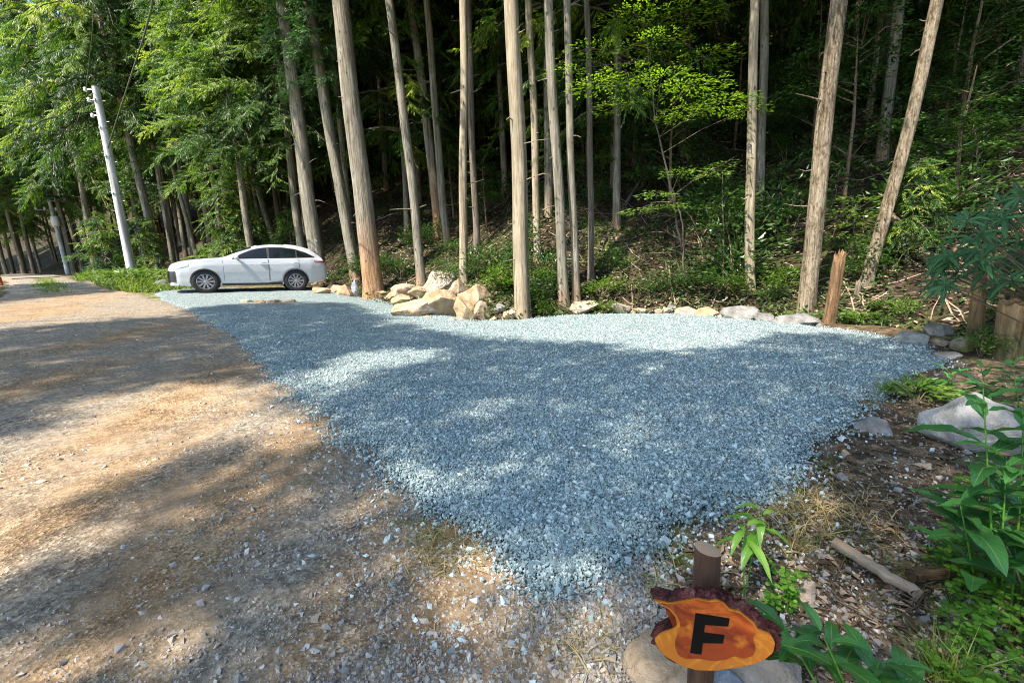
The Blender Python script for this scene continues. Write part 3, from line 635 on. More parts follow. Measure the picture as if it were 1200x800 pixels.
main_tree(661, 358, 645, 12, 9, B, 'grey trunk with a split shaggy base on the far bank', seed=11, flare=.4)
main_tree(675, 352, 667, 9, 8, B, 'slim straight trunk close beside the shaggy based trunk', seed=12)
main_tree(692, 327, 686, 7, 7, BD, 'thin dark trunk with exposed roots right of the slim pair', seed=13, flare=.8, cz=12)
main_tree(709, 151, 704, 7, 6, B, 'thin trunk standing high on the slope behind the bright thin leaves', seed=14, cz=12)
main_tree(825, 150, 823, 8, 8, BD, 'dark trunk high on the shaded slope above the layered sapling', seed=15, cz=11)
main_tree(881, 338, 885, 12, 12, BP, 'pale slim trunk standing in front of its shaded twin', seed=16, flare=.2)
main_tree(890, 242, 894, 11, 12, B, 'trunk on the slope half hidden by its pale twin', seed=17)
main_tree(945, 362, 981, 22, 20, BR, 'thick rough barked trunk leaning right behind the biggest grey boulder', seed=18, flare=.25)
main_tree(1017, 138, 1036, 8, 9, B, 'trunk high on the slope between the rough trunk and the bent trunk', seed=19, cz=11)
main_tree(1012, 334, 1090, 17, 14, BR, 'bent trunk leaning right over a fallen log on the slope', seed=20, flare=.35, curve=.22)
main_tree(112, 319, 92, 9, 6, BE, 'orange tan trunk standing behind the grass left of the concrete pole', 30, ty=210, seed=21, cz=7)
main_tree(190, 312, 150, 11, 8, B, 'tall grey trunk right of the concrete pole', 26, ty=150, seed=22, cz=8.5)
main_tree(203, 306, 183, 8, 6, B, 'pale brown trunk between the tall grey trunk and the car hood', 27, ty=195, seed=23, cz=8)
main_tree(234, 303, 209, 6, 6, BP, 'pale thin broken topped trunk above the car hood', 27, ty=215, seed=24, cz=8, h=9, crown=False)
main_tree(245, 300, 237, 6, 5, BP, 'slim pale trunk above the car windscreen', 28, ty=200, seed=25, cz=8)
main_tree(326, 300, 294, 8, 7, B, 'grey trunk in the dark rows behind the rear window of the car', 27, ty=185, seed=26, cz=10)
# dark rows of cedars in the wood on the left, and on the slope
def plain_tree(name, label, group, trunk_h, seed, crownme, cz, sc, mat, rb):
    t = thing(name, label, 'tree', group=group); rng = np.random.default_rng(seed)
    trunk_mesh(trunk_h, rb, .05, (rng.normal(0, .015), rng.normal(0, .015)), mat, seed, .3, n=10, parent=t)
    link_mesh('crown', crownme, t, (0, 0, cz), 0, sc); return t
G1 = 'dark rows of cedars in the wood on the left'; L1 = 'slender cedar trunk in the dark rows behind the car and pole'
G2 = 'cedars at the edge of the wood'; L2 = 'cedar with low drooping green branches at the edge of the wood'
G3 = 'cedars on the wooded slope'; L3 = 'slender cedar standing back on the shaded slope'
prot1 = [plain_tree('cedar_tree', L1, G1, 22, 300 + i, CROWN[i], 9.0, (1, 1, 1.1), [B, BD, BD][i % 3], .17) for i in range(3)]
prot2 = [plain_tree('edge_cedar', L2, G2, 22, 310 + i, LOWCROWN[i], 5.4 + 1.2 * i, (1, 1, 1.15), [B, BD, B][i], .19) for i in range(3)]
prot3 = [plain_tree('slope_cedar', L3, G3, 21, 320 + i, CROWN[i + 1], 4.4 + .7 * i, (1.2, 1.2, 1.4), [B, BD, B][i], .15) for i in range(3)]
rt = np.random.default_rng(5); used = {}; pts = [np.array(o.location[:2]) for o in SC.objects if o.get('category') == 'tree' and o.location.length > 1]
def far_enough(x, y, d): return all((x - q[0]) ** 2 + (y - q[1]) ** 2 > d * d for q in pts)
def place(prots, x, y, key, smin=.85, smax=1.15):
    k = used.get(key, 0); used[key] = k + 1; s = rt.uniform(smin, smax); q = prots[k % len(prots)]
    loc = (x, y, float(H(x, y)) - .1); rot = (0, 0, rt.uniform(0, 6.28))
    pts.append(np.array([x, y]))
    if k < len(prots): q.location = loc; q.rotation_euler = rot; q.scale = (s,) * 3
    else: copy_of(q, loc, rot, s)
# edge trees: along the far side of road/verge and along the left roadside
for x, y in [(-39, 39), (-44, 45), (-47, 40), (-13.2, 22.5), (-16.6, 25.6), (-20.5, 28.5), (-24, 31.6), (-29, 36), (-35, 42), (-10.4, 22.0), (-43, 33), (-52, 42), (-41, 49), (-50, 58), (-60, 52)]:
    place(prot2, x, y, 'e')
n = 0
for _ in range(6000):
    x, y = rt.uniform(-75, -2), rt.uniform(17, 75)
    d = float(polydist(np.array([x]), np.array([y]), FOOT)[0])
    if d < 2.2 or d > 30: continue
    ppx, ppy, zz = proj([x, y, 2]); 
    if ppx < -60 or ppx > 640: continue
    if far_enough(x, y, 2.5 if d < 14 else 3.4):
        if x > -7.5 and d < 5.5: continue
        place(prot1, x, y, 'r'); n += 1
        if n > 120: break
for _ in range(9000):                                   # left of the road
    x, y = rt.uniform(-105, -24), rt.uniform(10, 95)
    ppx, ppy, zz = proj([x, y, 2])
    if ppx < -90 or zz < 5 or (polysd(np.array([x]), np.array([y]), ROAD)[0] > (-2.2 if x < -38 else -7) and x > -45) or polydist(np.array([x]), np.array([y]), FOOT)[0] > 0: continue
    if far_enough(x, y, 3.4): (place(prot1, x, y, 'r') if rt.random() < .6 else place(prot2, x, y, 'e')); n += 1
    if n > 215: break
n = 0
for _ in range(9000):
    x, y = rt.uniform(-30, 60), rt.uniform(8, 75)
    d = float(polydist(np.array([x]), np.array([y]), FOOT)[0])
    if d < 2.3 or d > 55: continue
    ppx, ppy, zz = proj([x, y, float(H(x, y))])
    if ppx < 250 or ppx > 1450: continue
    if ppx > 740 and d < 7: continue
    if far_enough(x, y, (2.5 if ppx < 740 else 3.8) * (1 if d < 25 else 1.5)): place(prot3, x, y, 's'); n += 1
    if n > 150: break
n = 0
for _ in range(9000):                                   # far trees closing the view along the slope
    x, y = rt.uniform(-75, 45), rt.uniform(30, 110); d = float(polydist(np.array([x]), np.array([y]), FOOT)[0])
    ppx, ppy, zz = proj([x, y, float(H(x, y))])
    if d < 18 or ppx < 180 or ppx > 1000: continue
    if far_enough(x, y, 3.6): place(prot2, x, y, 'e', 1.0, 1.3); n += 1
    if n > 70: break
# ================================================================== SHRUBS, SAPLINGS, FOREGROUND PLANTS
def shrub_mesh(name, seed, n, R, hgt, L, mats, flat=.5, W=.42):
    rng = np.random.default_rng(seed); mb = MB(); st = []
    k = 7; ends = []
    for i in range(k):
        a = rng.uniform(0, 6.28); r = R * rng.uniform(.35, .95); e = np.array([r * math.cos(a), r * math.sin(a), hgt * rng.uniform(.45, 1)])
        m = e * [.4, .4, .55]; path = np.array([[0, 0, -.05], m, e]); ends.append((m, e)); addtube(mb, path, [.014, .010, .004], 4, .4, 1, False)
    j = rng.integers(0, k, n); q = rng.uniform(.1, 1, n)[:, None]; A_ = np.array([e[0] for e in ends])[j]; E_ = np.array([e[1] for e in ends])[j]
    c = A_ + (E_ - A_) * q + rng.normal(0, 1, (n, 3)) * np.array([R * .26, R * .26, hgt * .12])
    c[:, 2] = np.abs(c[:, 2])
    d = nrm(nrm(c * [1, 1, .2]) * 1.0 + rng.normal(0, .6, (n, 3)) * [1, 1, flat] + [0, 0, -.1]); up = nrm(np.array([0, 0, 1.0]) + rng.normal(0, .35, (n, 3)))
    V, Q = rhombs(c, d, np.cross(d, up), L * rng.uniform(.6, 1.2, n), L * W * rng.uniform(.7, 1.2, n), .12)
    mb.add(V, Q, np.repeat(np.clip(rng.beta(2, 2.4, n), 0, 1), 4), 0)
    o = mb.build(name, mats); me = o.data; bpy.data.objects.remove(o); return me
SH = [shrub_mesh('foliage', 400 + i, 760, .75, 1.0, .12, [M['shrub'], M['twig']]) for i in range(4)]
SHL = [shrub_mesh('foliage', 410 + i, 420, .55, .7, .13, [M['shrub_lt'], M['twig']]) for i in range(3)]
FERN = [shrub_mesh('foliage', 420 + i, 300, .5, .35, .22, [M['shrub_lt'], M['twig']], .3, .25) for i in range(2)]
def plant(name, me, label, cat, p, rz, sc, group=None):
    o = bpy.data.objects.new(name, me); COL.objects.link(o); o.location = tuple(p); o.rotation_euler = (0, 0, rz)
    o.scale = sc if hasattr(sc, '__len__') else (sc,) * 3
    return tag(o, label, cat, group)
GS = 'dark shrubs on the shaded slope'; LS = 'dark broad leaved shrub growing on the shaded slope'
GL = 'green bushes along the foot of the slope'; LL = 'green bush growing behind the rocks at the foot of the slope'
rs = np.random.default_rng(21); i = 0
for _ in range(9000):
    x, y = rs.uniform(-9, 34), rs.uniform(6, 38); d = float(polydist(np.array([x]), np.array([y]), FOOT)[0])
    if d < 1.2 or d > 24: continue
    ppx, ppy, zz = proj([x, y, float(H(x, y))])
    if ppx < 400 or ppx > 1290 or ppy < -80 or zz < 5: continue
    if rs.random() > (.9 if ppx > 740 else .45): continue
    plant('shrub', SH[i % 4], LS, 'shrub', on(x, y, -.05), rs.uniform(0, 6.28), rs.uniform(.7, 1.75) * np.array([1, 1, rs.uniform(.7, 1.25)]), GS); i += 1
    if i > 170: break
for (px, py, s_) in [(455, 322, 1.0), (470, 330, .8), (482, 318, .9), (400, 322, .7), (388, 330, .6), (408, 318, .6), (560, 328, 1), (585, 340, 1.0), (600, 335, .9), (578, 322, 1), (632, 360, .9), (645, 350, .9), (640, 330, 1.0), (655, 366, .6), (520, 322, .8), (705, 350, .8), (845, 340, .9), (862, 330, .8), (900, 352, .9), (918, 345, .9), (920, 325, 1.0), (868, 345, .7), (990, 325, .9), (1035, 362, .7), (1060, 374, .6), (990, 300, .9), (1030, 380, .55), (1005, 378, .6), (760, 345, .8), (790, 340, .8)]:
    p = hit(px, py); plant('bush', (SHL + SH + FERN)[int(rs.integers(0, 9))], LL, 'bush', p, rs.uniform(0, 6.28), s_ * rs.uniform(.5, 1.2) * np.array([rs.uniform(.7, 1.3), rs.uniform(.7, 1.3), rs.uniform(.6, 1.2)]), GL); i += 1
for (px, py, s_) in [(185, 325, .8), (165, 322, .9), (180, 318, 1.0), (135, 322, .8), (120, 325, .8), (148, 330, .7), (172, 332, .7), (196, 322, .9), (262, 318, .9), (300, 316, .9), (355, 318, .8)]:
    p = hit(px, py, 60); q = (p - CAM); 
    if np.linalg.norm(q) > 26: p = pt(px, py, 23); p[2] = H(p[0], p[1])
    plant('fern', FERN[i % 2], 'bright green weed growing in the grass by the concrete pole and car', 'weed', p, rs.uniform(0, 6.28), s_ * rs.uniform(1.2, 1.9), 'bright weeds near the pole'); i += 1
plant('weed', SHL[0], 'yellow green weed growing over the flat slab on the far gravel edge', 'weed', hit(708, 368), 0, (.75, .5, .55))
plant('weed', SHL[1], 'small green weed at the foot of the thin stump', 'weed', hit(1148, 418), 0, (.4, .4, .5))
plant('weed', SHL[2], 'light green weed right of the brightest straight trunk', 'weed', hit(640, 369), 0, (.8, .5, .5))
plant('weed', FERN[0], 'low green weed left of the large pale boulder', 'weed', hit(1075, 470), 0, (.5, .5, .5))
# broad-leaved trees of the understory
def layered_mesh(name, seed, hgt, nf, leaf, mats):
    rng = np.random.default_rng(seed); mb = MB(); lf = []
    addtube(mb, np.array([[0, 0, -.3], [.1, 0, hgt * .5], [.0, .1, hgt]]), [.05, .035, .01], 5, .5, 1, False)
    for i in range(nf):
        a = rng.uniform(0, 6.28); z = hgt * rng.uniform(.25, 1.02); r = rng.uniform(.35, 1.5); c = np.array([r * math.cos(a), r * math.sin(a), z]); R = rng.uniform(.4, .8)
        addtube(mb, np.array([[.05, 0, z - .35 * r], c * [.5, .5, 1] - [0, 0, .08], c]), [.014, .01, .004], 4, .5, 1, False)
        n = int(150 * R * R / .3); rr = R * np.sqrt(rng.random(n)); th = rng.uniform(0, 6.28, n); k = np.abs(np.sin(th * 3.5 + rr * 4 + i)) > .35; rr, th = rr[k], th[k]; n = len(rr)
        pos = c + np.stack([rr * np.cos(th), rr * np.sin(th), rng.normal(0, .05, n) - .25 * rr * rr / R], -1)
        d = nrm(np.stack([np.cos(th), np.sin(th), np.full(n, -.3)], -1) + rng.normal(0, .45, (n, 3)) * [1, 1, .4]); up = nrm(np.array([0, 0, 1.]) + rng.normal(0, .28, (n, 3)))
        V, Q = rhombs(pos, d, np.cross(d, up), leaf * rng.uniform(.7, 1.25, n), leaf * .42 * rng.uniform(.8, 1.2, n)); mb.add(V, Q, np.repeat(np.clip(rng.normal(.4, .2, n) + rng.normal(0, .1), 0, 1), 4), 0)
    o = mb.build(name, mats); me = o.data; bpy.data.objects.remove(o); return me
UT = [layered_mesh('foliage', 440 + i, 3.4, 15, .12, [M['shrub'], M['twig']]) for i in range(4)]
GU = 'broad leaved understory trees on the slope'; LU = 'dark broad leaved understory tree on the shaded slope'; i = 0
for _ in range(9000):
    x, y = rs.uniform(-6, 40), rs.uniform(8, 48); d = float(polydist(np.array([x]), np.array([y]), FOOT)[0])
    if d < 4.5 or d > 34: continue
    ppx, ppy, zz = proj([x, y, float(H(x, y))])
    if ppx < 430 or ppx > 1330 or ppy < -250: continue
    if rs.random() > (1 if ppx > 740 else .6) or not far_enough(x, y, 1.7): continue
    pts.append(np.array([x, y])); plant('understory_tree', UT[i % 4], LU, 'tree', on(x, y, .2), rs.uniform(0, 6.28), rs.uniform(.7, 1.25) * np.array([1, 1, rs.uniform(.8, 1.3)]), GU); i += 1
    if i > 110: break
# low ground cover on the slope foot
x, y = polar(90000, 7.5, 28, -26, 62, rg); d = polydist(x, y, FOOT); k = (d > -.1) & (d < 17) & (rg.random(len(x)) < .45 + .6 * wob(x, y, 1.1, 4) - .02 * d); x, y = x[k], y[k]
n = len(x); dd_ = nrm(np.stack([rg.normal(0, 1, n), rg.normal(0, 1, n), rg.uniform(-.1, .6, n)], -1))
V, Q = rhombs(np.stack([x, y, H(x, y) + rg.uniform(.02, .28, n)], -1), dd_, np.cross(dd_, nrm(np.array([0, 0, 1.]) + rg.normal(0, .3, (n, 3)))), rg.uniform(.07, .18, n), rg.uniform(.03, .08, n))
mb = MB(); mb.add(V, Q, np.repeat(rg.random(n), 4)); tag(mb.build('undergrowth', M['shrub']), kind='stuff')
# cedar saplings (young conifers) near the wood edge
def sapling(px, py, sc, label, depth=None, v=0):
    p = hit(px, py)
    if depth: p = pt(px, py, depth); p[2] = H(p[0], p[1])
    t = thing('young_cedar', label, 'sapling', tuple(p), (0, 0, px), scale=sc)
    mb = MB(); addtube(mb, np.array([[0, 0, -.1], [0.02, 0, 1.8], [0, 0, 4.0]]), [.045, .03, .008], 6); mb.build('stem', M['bark_dark'], t)
    link_mesh('foliage', SAPC[v % 2], t, (0, 0, .4)); return t
sapling(272, 312, 1.25, 'bushy lit young cedar behind the car windscreen', 24, 0)
sapling(292, 312, 1.1, 'bushy young cedar behind the car roof', 24.5, 1)
sapling(125, 318, .95, 'young cedar in the grass just left of the concrete pole', 24, 1)
sapling(172, 314, .9, 'young cedar right of the concrete pole', 25, 0)
sapling(345, 316, .75, 'small young cedar between the car tail and the dark wood', 23, 1)
sapling(1062, 305, .55, 'small dark young conifer right of the bent trunk', None, 0)
# layered thin-leaved saplings
def layered(name, label, trunk, fans, mat, leaf, seed, per=420, cat='sapling', rad=.035):
    rng = np.random.default_rng(seed); P = np.array([pt(*q) for q in trunk]); base = P[0].copy(); base[2] = float(H(base[0], base[1])); P[0] = base - [0, 0, .1]
    t = thing(name, label, cat, tuple(base)); s = np.linspace(0, 1, len(P)); ss = np.linspace(0, 1, 16)
    path = np.stack([np.interp(ss, s, P[:, k]) for k in range(3)], -1); path[1:-1] += rng.normal(0, .02, (14, 3))
    mb = MB(); addtube(mb, path - base, np.linspace(rad, rad * .3, 16), 7)
    lf = MB()
    for fx, fy, dp, R in fans:
        c = pt(fx, fy, dp); j = np.argmin(np.linalg.norm(path - c - [0, 0, -.35], axis=1)); a = path[j]
        mid = (a + c) / 2 + [0, 0, .08]; addtube(mb, np.array([a, mid, c, c + (c - a) * .25]) - base, [.012, .009, .006, .002], 4, caps=False)
        n = int(per * R * R / .5); rr = R * np.sqrt(rng.random(n)); th = rng.uniform(0, 6.28, n); ax = nrm((c - a) * [1, 1, .3])
        pos = c + np.stack([rr * np.cos(th), rr * np.sin(th), rng.normal(0, .035, n) - .12 * rr * rr / R], -1)
        kk = (np.abs(np.sin(th * 3.5 + rr * 5 + fx)) > .35) & (rng.random(n) < 1.15 - .6 * rr / R); pos, th_, n = pos[kk], th[kk], kk.sum()
        d = nrm(np.stack([np.cos(th_), np.sin(th_), np.full(n, -.25)], -1) + rng.normal(0, .45, (n, 3)) * [1, 1, .35] + ax * .4); up = nrm(np.array([0, 0, 1.]) + rng.normal(0, .25, (n, 3)))
        V, Q = rhombs(pos - base, d, np.cross(d, up), leaf * rng.uniform(.7, 1.25, n), leaf * .36 * rng.uniform(.8, 1.2, n)); lf.add(V, Q, np.repeat(rng.random(n) * .8 + .1, 4))
    mb.build('trunk', M['bark_dark'], t, True); lf.build('foliage', mat, t); return t
zb = (hit(800, 293) - CAM) @ fwd
layered('understory_maple', 'thin leaning maple with bright yellow green layered leaves', [(800, 293, zb), (790, 240, zb - .3), (775, 170, zb - .8), (762, 105, zb - 1.2), (758, 40, zb - 1.6)],
        [(700, 98, 10.2, .75), (735, 84, 10.5, .8), (775, 92, 10, .8), (815, 100, 10, .85), (850, 118, 10.3, .8), (875, 128, 10.5, .6), (725, 122, 11, .7), (690, 60, 11, .8), (768, 48, 11, .9), (828, 66, 11, .85), (800, 130, 11, .7), (740, 20, 11, .9), (800, 15, 11, 1), (660, 85, 11, .6)], M['maple'], .10, 1, 430)
layered('understory_maple', 'low sapling with pale layered leaves before the dark slope', [(806, 300, zb - 1.2), (800, 262, zb - 1.5), (792, 235, zb - 1.8), (782, 205, zb - 2)],
        [(770, 226, 10.2, .5), (800, 200, 10.4, .55), (832, 204, 10.4, .5), (745, 246, 10.6, .45), (782, 240, 10.2, .5), (848, 192, 10.8, .4)], M['shrub_lt'], .11, 2, 360, rad=.028)
z2 = (hit(1000, 318) - CAM) @ fwd
layered('understory_maple', 'light green leafy sapling left of the bent trunk', [(998, 318, z2), (1000, 280, z2), (1003, 240, z2 - .2)], [(1000, 232, z2 - .4, .5), (985, 245, z2 - .5, .4), (1015, 250, z2 - .5, .4), (1000, 262, z2 - .3, .5), (980, 275, z2 - .3, .4)], M['shrub_lt'], .12, 3, 330, rad=.02)
layered('understory_maple', 'dark layered sapling on the slope above the leathery leaved bush', [(1150, 300, 10.5), (1150, 220, 10.3), (1140, 140, 10.2)], [(1110, 200, 10, .6), (1150, 190, 9.8, .6), (1090, 165, 10.2, .6), (1130, 145, 10, .6), (1180, 160, 9.8, .6), (1100, 235, 10, .5), (1180, 215, 9.8, .5)], M['shrub'], .13, 4, 330, rad=.03)
layered('understory_maple', 'dark layered sapling high on the slope at the top right', [(1120, 200, 14), (1118, 110, 13.8), (1120, 40, 13.6)], [(1080, 60, 13.4, .8), (1120, 40, 13.2, .9), (1160, 60, 13.2, .8), (1100, 90, 13.4, .8), (1150, 100, 13.2, .7), (1050, 40, 13.6, .8)], M['shrub'], .15, 5, 260, rad=.04)
layered('understory_maple', 'leafy sapling between the shaggy based trunk and the pale twin trunks', [(850, 300, 11.5), (848, 250, 11.4), (846, 200, 11.3)], [(835, 240, 11.2, .5), (860, 225, 11.1, .5), (850, 262, 11, .5), (825, 265, 11.2, .45), (870, 250, 11, .4)], M['shrub'], .12, 6, 330, rad=.02)
# ---- hero leaves
def heroleaf(mb, b, d, up, L, W, droop, tint):
    d = nrm(np.asarray(d, float)); sd = nrm(np.cross(d, up)); u = np.cross(sd, d); m = 9
    q = np.linspace(0, 1, m); prof = np.sin(np.pi * np.clip(q * .96 + .02, 0, 1) ** .8) ** .9; prof[0] = .06; prof[-1] = .02
    cen = b + d * (q * L)[:, None] - np.array([0, 0, 1.]) * (droop * L * q * q)[:, None] + u * (.05 * L * np.sin(q * 3))[:, None]
    wv = prof * W / 2; cols = np.array([-1, -.5, 0, .5, 1.]); lift = np.abs(cols) * .28
    V = cen[:, None] + sd * (wv[:, None] * cols)[..., None] + u * (wv[:, None] * lift)[..., None] + u * (.006 * np.sin(q * 19)[:, None] * np.abs(cols))[..., None] * L * 4
    uv = np.stack(np.broadcast_arrays((cols * .5 + .5)[None], q[:, None]), -1).reshape(-1, 2)
    mb.add(V.reshape(-1, 3), grid_faces(m, 5), tint, 0, uv)
def leafy(name, label, stems, L, W, mat, seed, n=11, droop=.35, start=.25, elev=.45, cat='plant', top=4, tints=(.3, .75), rad=.005):
    rng = np.random.default_rng(seed); P0 = np.array(pt(*stems[0][0])); base = P0.copy(); base[2] = float(H(base[0], base[1]))
    t = thing(name, label, cat, tuple(base)); sm = MB(); lf = MB()
    for st in stems:
        P = np.array([pt(*q) for q in st]); 
        if P[0][2] < H(P[0][0], P[0][1]) + .12: P[0][2] = float(H(P[0][0], P[0][1])) - .02
        ss = np.linspace(0, 1, 12); s = np.linspace(0, 1, len(P)); path = np.stack([np.interp(ss, s, P[:, k]) for k in range(3)], -1) - base
        addtube(sm, path, np.linspace(rad, rad * .5, 12), 6, .5, 0, False)
        a = rng.uniform(0, 6.28)
        for i in range(n):
            f = start + (1 - start) * (i / max(1, n - 1)) ** .9; a += 2.4 + rng.normal(0, .25)
            c = np.array([np.interp(f, ss, path[:, k]) for k in range(3)]); topf = 1.0 if i >= n - top else 0
            d = np.array([math.cos(a), math.sin(a), elev + .2 * topf + rng.normal(0, .12)]); ll = L * rng.uniform(.75, 1.15) * (1 - .25 * topf)
            pe = c + nrm(d) * .012; heroleaf(lf, pe, d, np.array([0, 0, 1.0]), ll, ll * W * rng.uniform(.85, 1.15), droop * rng.uniform(.6, 1.4), rng.uniform(*tints))
    sm.build('stem', M['yng'] if tints[1] > .9 else M['twig'], t, True); lf.build('foliage', mat, t, True); return t
zd = lambda px, py: (hit(px, py) - CAM) @ fwd
leafy('broad_leaved_plant', 'tall plant with long drooping leaves before the large pale boulder', [[(1168, 705, zd(1168, 705)), (1160, 590, zd(1168, 705) - .03), (1152, 455, zd(1168, 705) + .02)], [(1185, 715, zd(1185, 715)), (1195, 600, zd(1185, 715)), (1200, 480, zd(1185, 715))], [(1150, 690, zd(1168, 705)), (1135, 640, zd(1168, 705)), (1125, 590, zd(1168, 705) + .05)], [(1178, 690, zd(1168, 705)), (1175, 620, zd(1168, 705) - .05), (1180, 540, zd(1168, 705) - .05)]], .25, .31, M['big'], 1, 15, .3, tints=(.4, 1.0))
leafy('broad_leaved_plant', 'large leaved plant growing at the frame edge over the clover', [[(1215, 760, 1.75), (1200, 690, 1.7), (1180, 640, 1.7)]], .24, .38, M['big'], 2, 9, .3, tints=(.4, .9))
z3 = zd(1150, 500) + .55
leafy('broad_leaved_plant', 'leafy plant with narrow leaves behind the large pale boulder', [[(1130, 485, z3), (1120, 460, z3), (1112, 436, z3)], [(1160, 490, z3), (1155, 455, z3), (1150, 432, z3)], [(1195, 480, z3 - .2), (1190, 450, z3 - .2), (1187, 425, z3 - .2)], [(1090, 475, z3 + .1), (1085, 462, z3 + .1), (1080, 452, z3 + .1)]], .24, .24, M['big'], 3, 12, .25, .1, tints=(.4, .95))
leafy('broad_leaved_plant', 'dark leaved plant sprawling at the bottom edge right of the sign', [[(1010, 850, 1.12), (985, 790, 1.08), (965, 745, 1.1)], [(1000, 850, 1.12), (1020, 800, 1.06), (1030, 775, 1.05)], [(985, 850, 1.12), (945, 780, 1.15), (920, 735, 1.22)], [(1030, 860, 1.1), (1050, 820, 1.05), (1065, 800, 1.05)]], .155, .30, M['big'], 4, 9, .3, .3, tints=(.3, .95), rad=.004)
leafy('leafy_shoot', 'bright young shoot with drooping yellow green leaves beside the sign post', [[(872, 700, zd(872, 700)), (872, 650, zd(872, 700) - .06), (873, 612, zd(872, 700) - .08)], [(872, 690, zd(872, 700)), (884, 640, zd(872, 700) - .04), (893, 600, zd(872, 700) - .02)]], .155, .27, M['yng'], 6, 7, .75, .6, .25, tints=(.4, 1.0), rad=.003, cat='seedling')
# ---- leathery bush on the right
def whorls(name, label, base, pts_, mat, L, seed, k=9):
    rng = np.random.default_rng(seed); t = thing(name, label, 'bush', tuple(base)); sm = MB(); lf = MB()
    for c in pts_:
        c = np.asarray(c) - base; m = c * [.5, .5, .42] + rng.normal(0, .08, 3); addtube(sm, np.array([[0, 0, -.1], m, c]), [.016, .011, .005], 5, caps=False)
        ax = nrm(nrm(c) + np.array([-.5, -.5, .7]) + rng.normal(0, .25, 3)); e1 = nrm(np.cross(ax, [0, 0, 1.0])); e2 = np.cross(ax, e1); a0 = rng.uniform(0, 6.28); k = int(rng.integers(6, 10))
        for j in range(k):
            a = a0 + j * 6.283 / k + rng.normal(0, .28); d = nrm(e1 * math.cos(a) + e2 * math.sin(a) + ax * rng.uniform(-.1, .7)); ll = L * rng.uniform(.5, 1.2)
            heroleaf(lf, c + d * .01, d, ax, ll, ll * .22, rng.uniform(.1, .6), rng.uniform(.15, .9))
    sm.build('branches', M['twig'], t); lf.build('foliage', mat, t, True); return t
RP = [(1078, 325), (1105, 280), (1145, 248), (1190, 225), (1290, 190), (1330, 340), (1205, 345), (1150, 335), (1110, 345)]
r5 = np.random.default_rng(31); W_ = []
while len(W_) < 150:
    px, py = r5.uniform(1075, 1330), r5.uniform(190, 350)
    if inpoly(np.array([px]), np.array([py]), RP)[0]: W_.append(pt(px, py, r5.uniform(4.9, 6.3)))
BUSH = np.array(W_)
whorls('leathery_bush', 'bush with long leathery blue green leaves beside the tree stumps', on(8.3, 4.9), W_, M['rhodo'], .23, 5)
W_ = [pt(px, py, d_) for px, py, d_ in [(1180, 395, 4.8), (1195, 372, 4.9), (1205, 410, 4.6), (1150, 360, 5.6), (1190, 440, 4.2), (1210, 445, 4.2), (1165, 448, 4.4)]]
# ---- clover-like cover at the lower right
def clover(name, regions, L, mat, rng):
    C_ = []
    for poly, n in regions:
        Pw = np.array([hit(*q)[:2] for q in poly]); lo, hi = Pw.min(0), Pw.max(0); q = rng.uniform(lo, hi, (n, 2)); C_.append(q[inpoly(q[:, 0], q[:, 1], Pw)])
    C_ = np.vstack(C_); n = len(C_); h = rng.uniform(.02, .16, n); c = np.stack([C_[:, 0] + rng.normal(0, .02, n), C_[:, 1] + rng.normal(0, .02, n), H(C_[:, 0], C_[:, 1]) + h], -1)
    mb = MB(); a0 = rng.uniform(0, 6.28, n); s = L * rng.uniform(.6, 1.2, n)
    for j in range(4):
        a = a0 + j * 1.5708; d = np.stack([np.cos(a), np.sin(a), rng.uniform(-.35, .25, n)], -1); sd = np.stack([-np.sin(a), np.cos(a), rng.normal(0, .15, n)], -1)
        V = [c + d * (s * u_)[:, None] + sd * (s * w_)[:, None] for u_, w_ in ((.08, 0), (.45, .36), (.85, .34), (1.02, .08), (1.02, -.08), (.85, -.34), (.45, -.36))]
        mb.add(np.stack(V, 1).reshape(-1, 3), np.arange(n * 7).reshape(-1, 7), np.repeat(rng.random(n), 7))
    d = np.stack([rng.normal(0, .01, n), rng.normal(0, .01, n), -h], -1); sd = np.array([.0012, 0, 0])
    mb.add(np.stack([c - sd, c + sd, c + d + sd, c + d - sd], 1).reshape(-1, 3), np.arange(n * 4).reshape(-1, 4), .3)
    return tag(mb.build(name, mat), kind='stuff')
clover('clover_cover', [([(1110, 640), (1150, 625), (1300, 600), (1300, 860), (1150, 860), (1085, 800), (1120, 720), (1085, 670)], 2300), ([(893, 700), (915, 690), (940, 705), (935, 725), (900, 728)], 60), ([(1110, 580), (1160, 570), (1200, 600), (1150, 625)], 90)], .026, M['clover'], rg)
def tuft(px, py, label, n, L, mat, seed):
    rng = np.random.default_rng(seed); p = hit(px, py); x = p[0] + rng.normal(0, .035, n); y = p[1] + rng.normal(0, .035, n)
    o = blades('grass_tuft', x, y, rng.uniform(.5, 1, n) * L, rng.uniform(.003, .006, n), mat, rng, .42); del o['kind']
    return tag(o, label, 'grass tuft')
tuft(1112, 805, 'tuft of long thin grass between the clover and the dark leaved plant', 110, .26, M['grass'], 3)
tuft(935, 640, 'small tuft of pale grass behind the bright young shoot', 60, .13, M['dry'], 4)

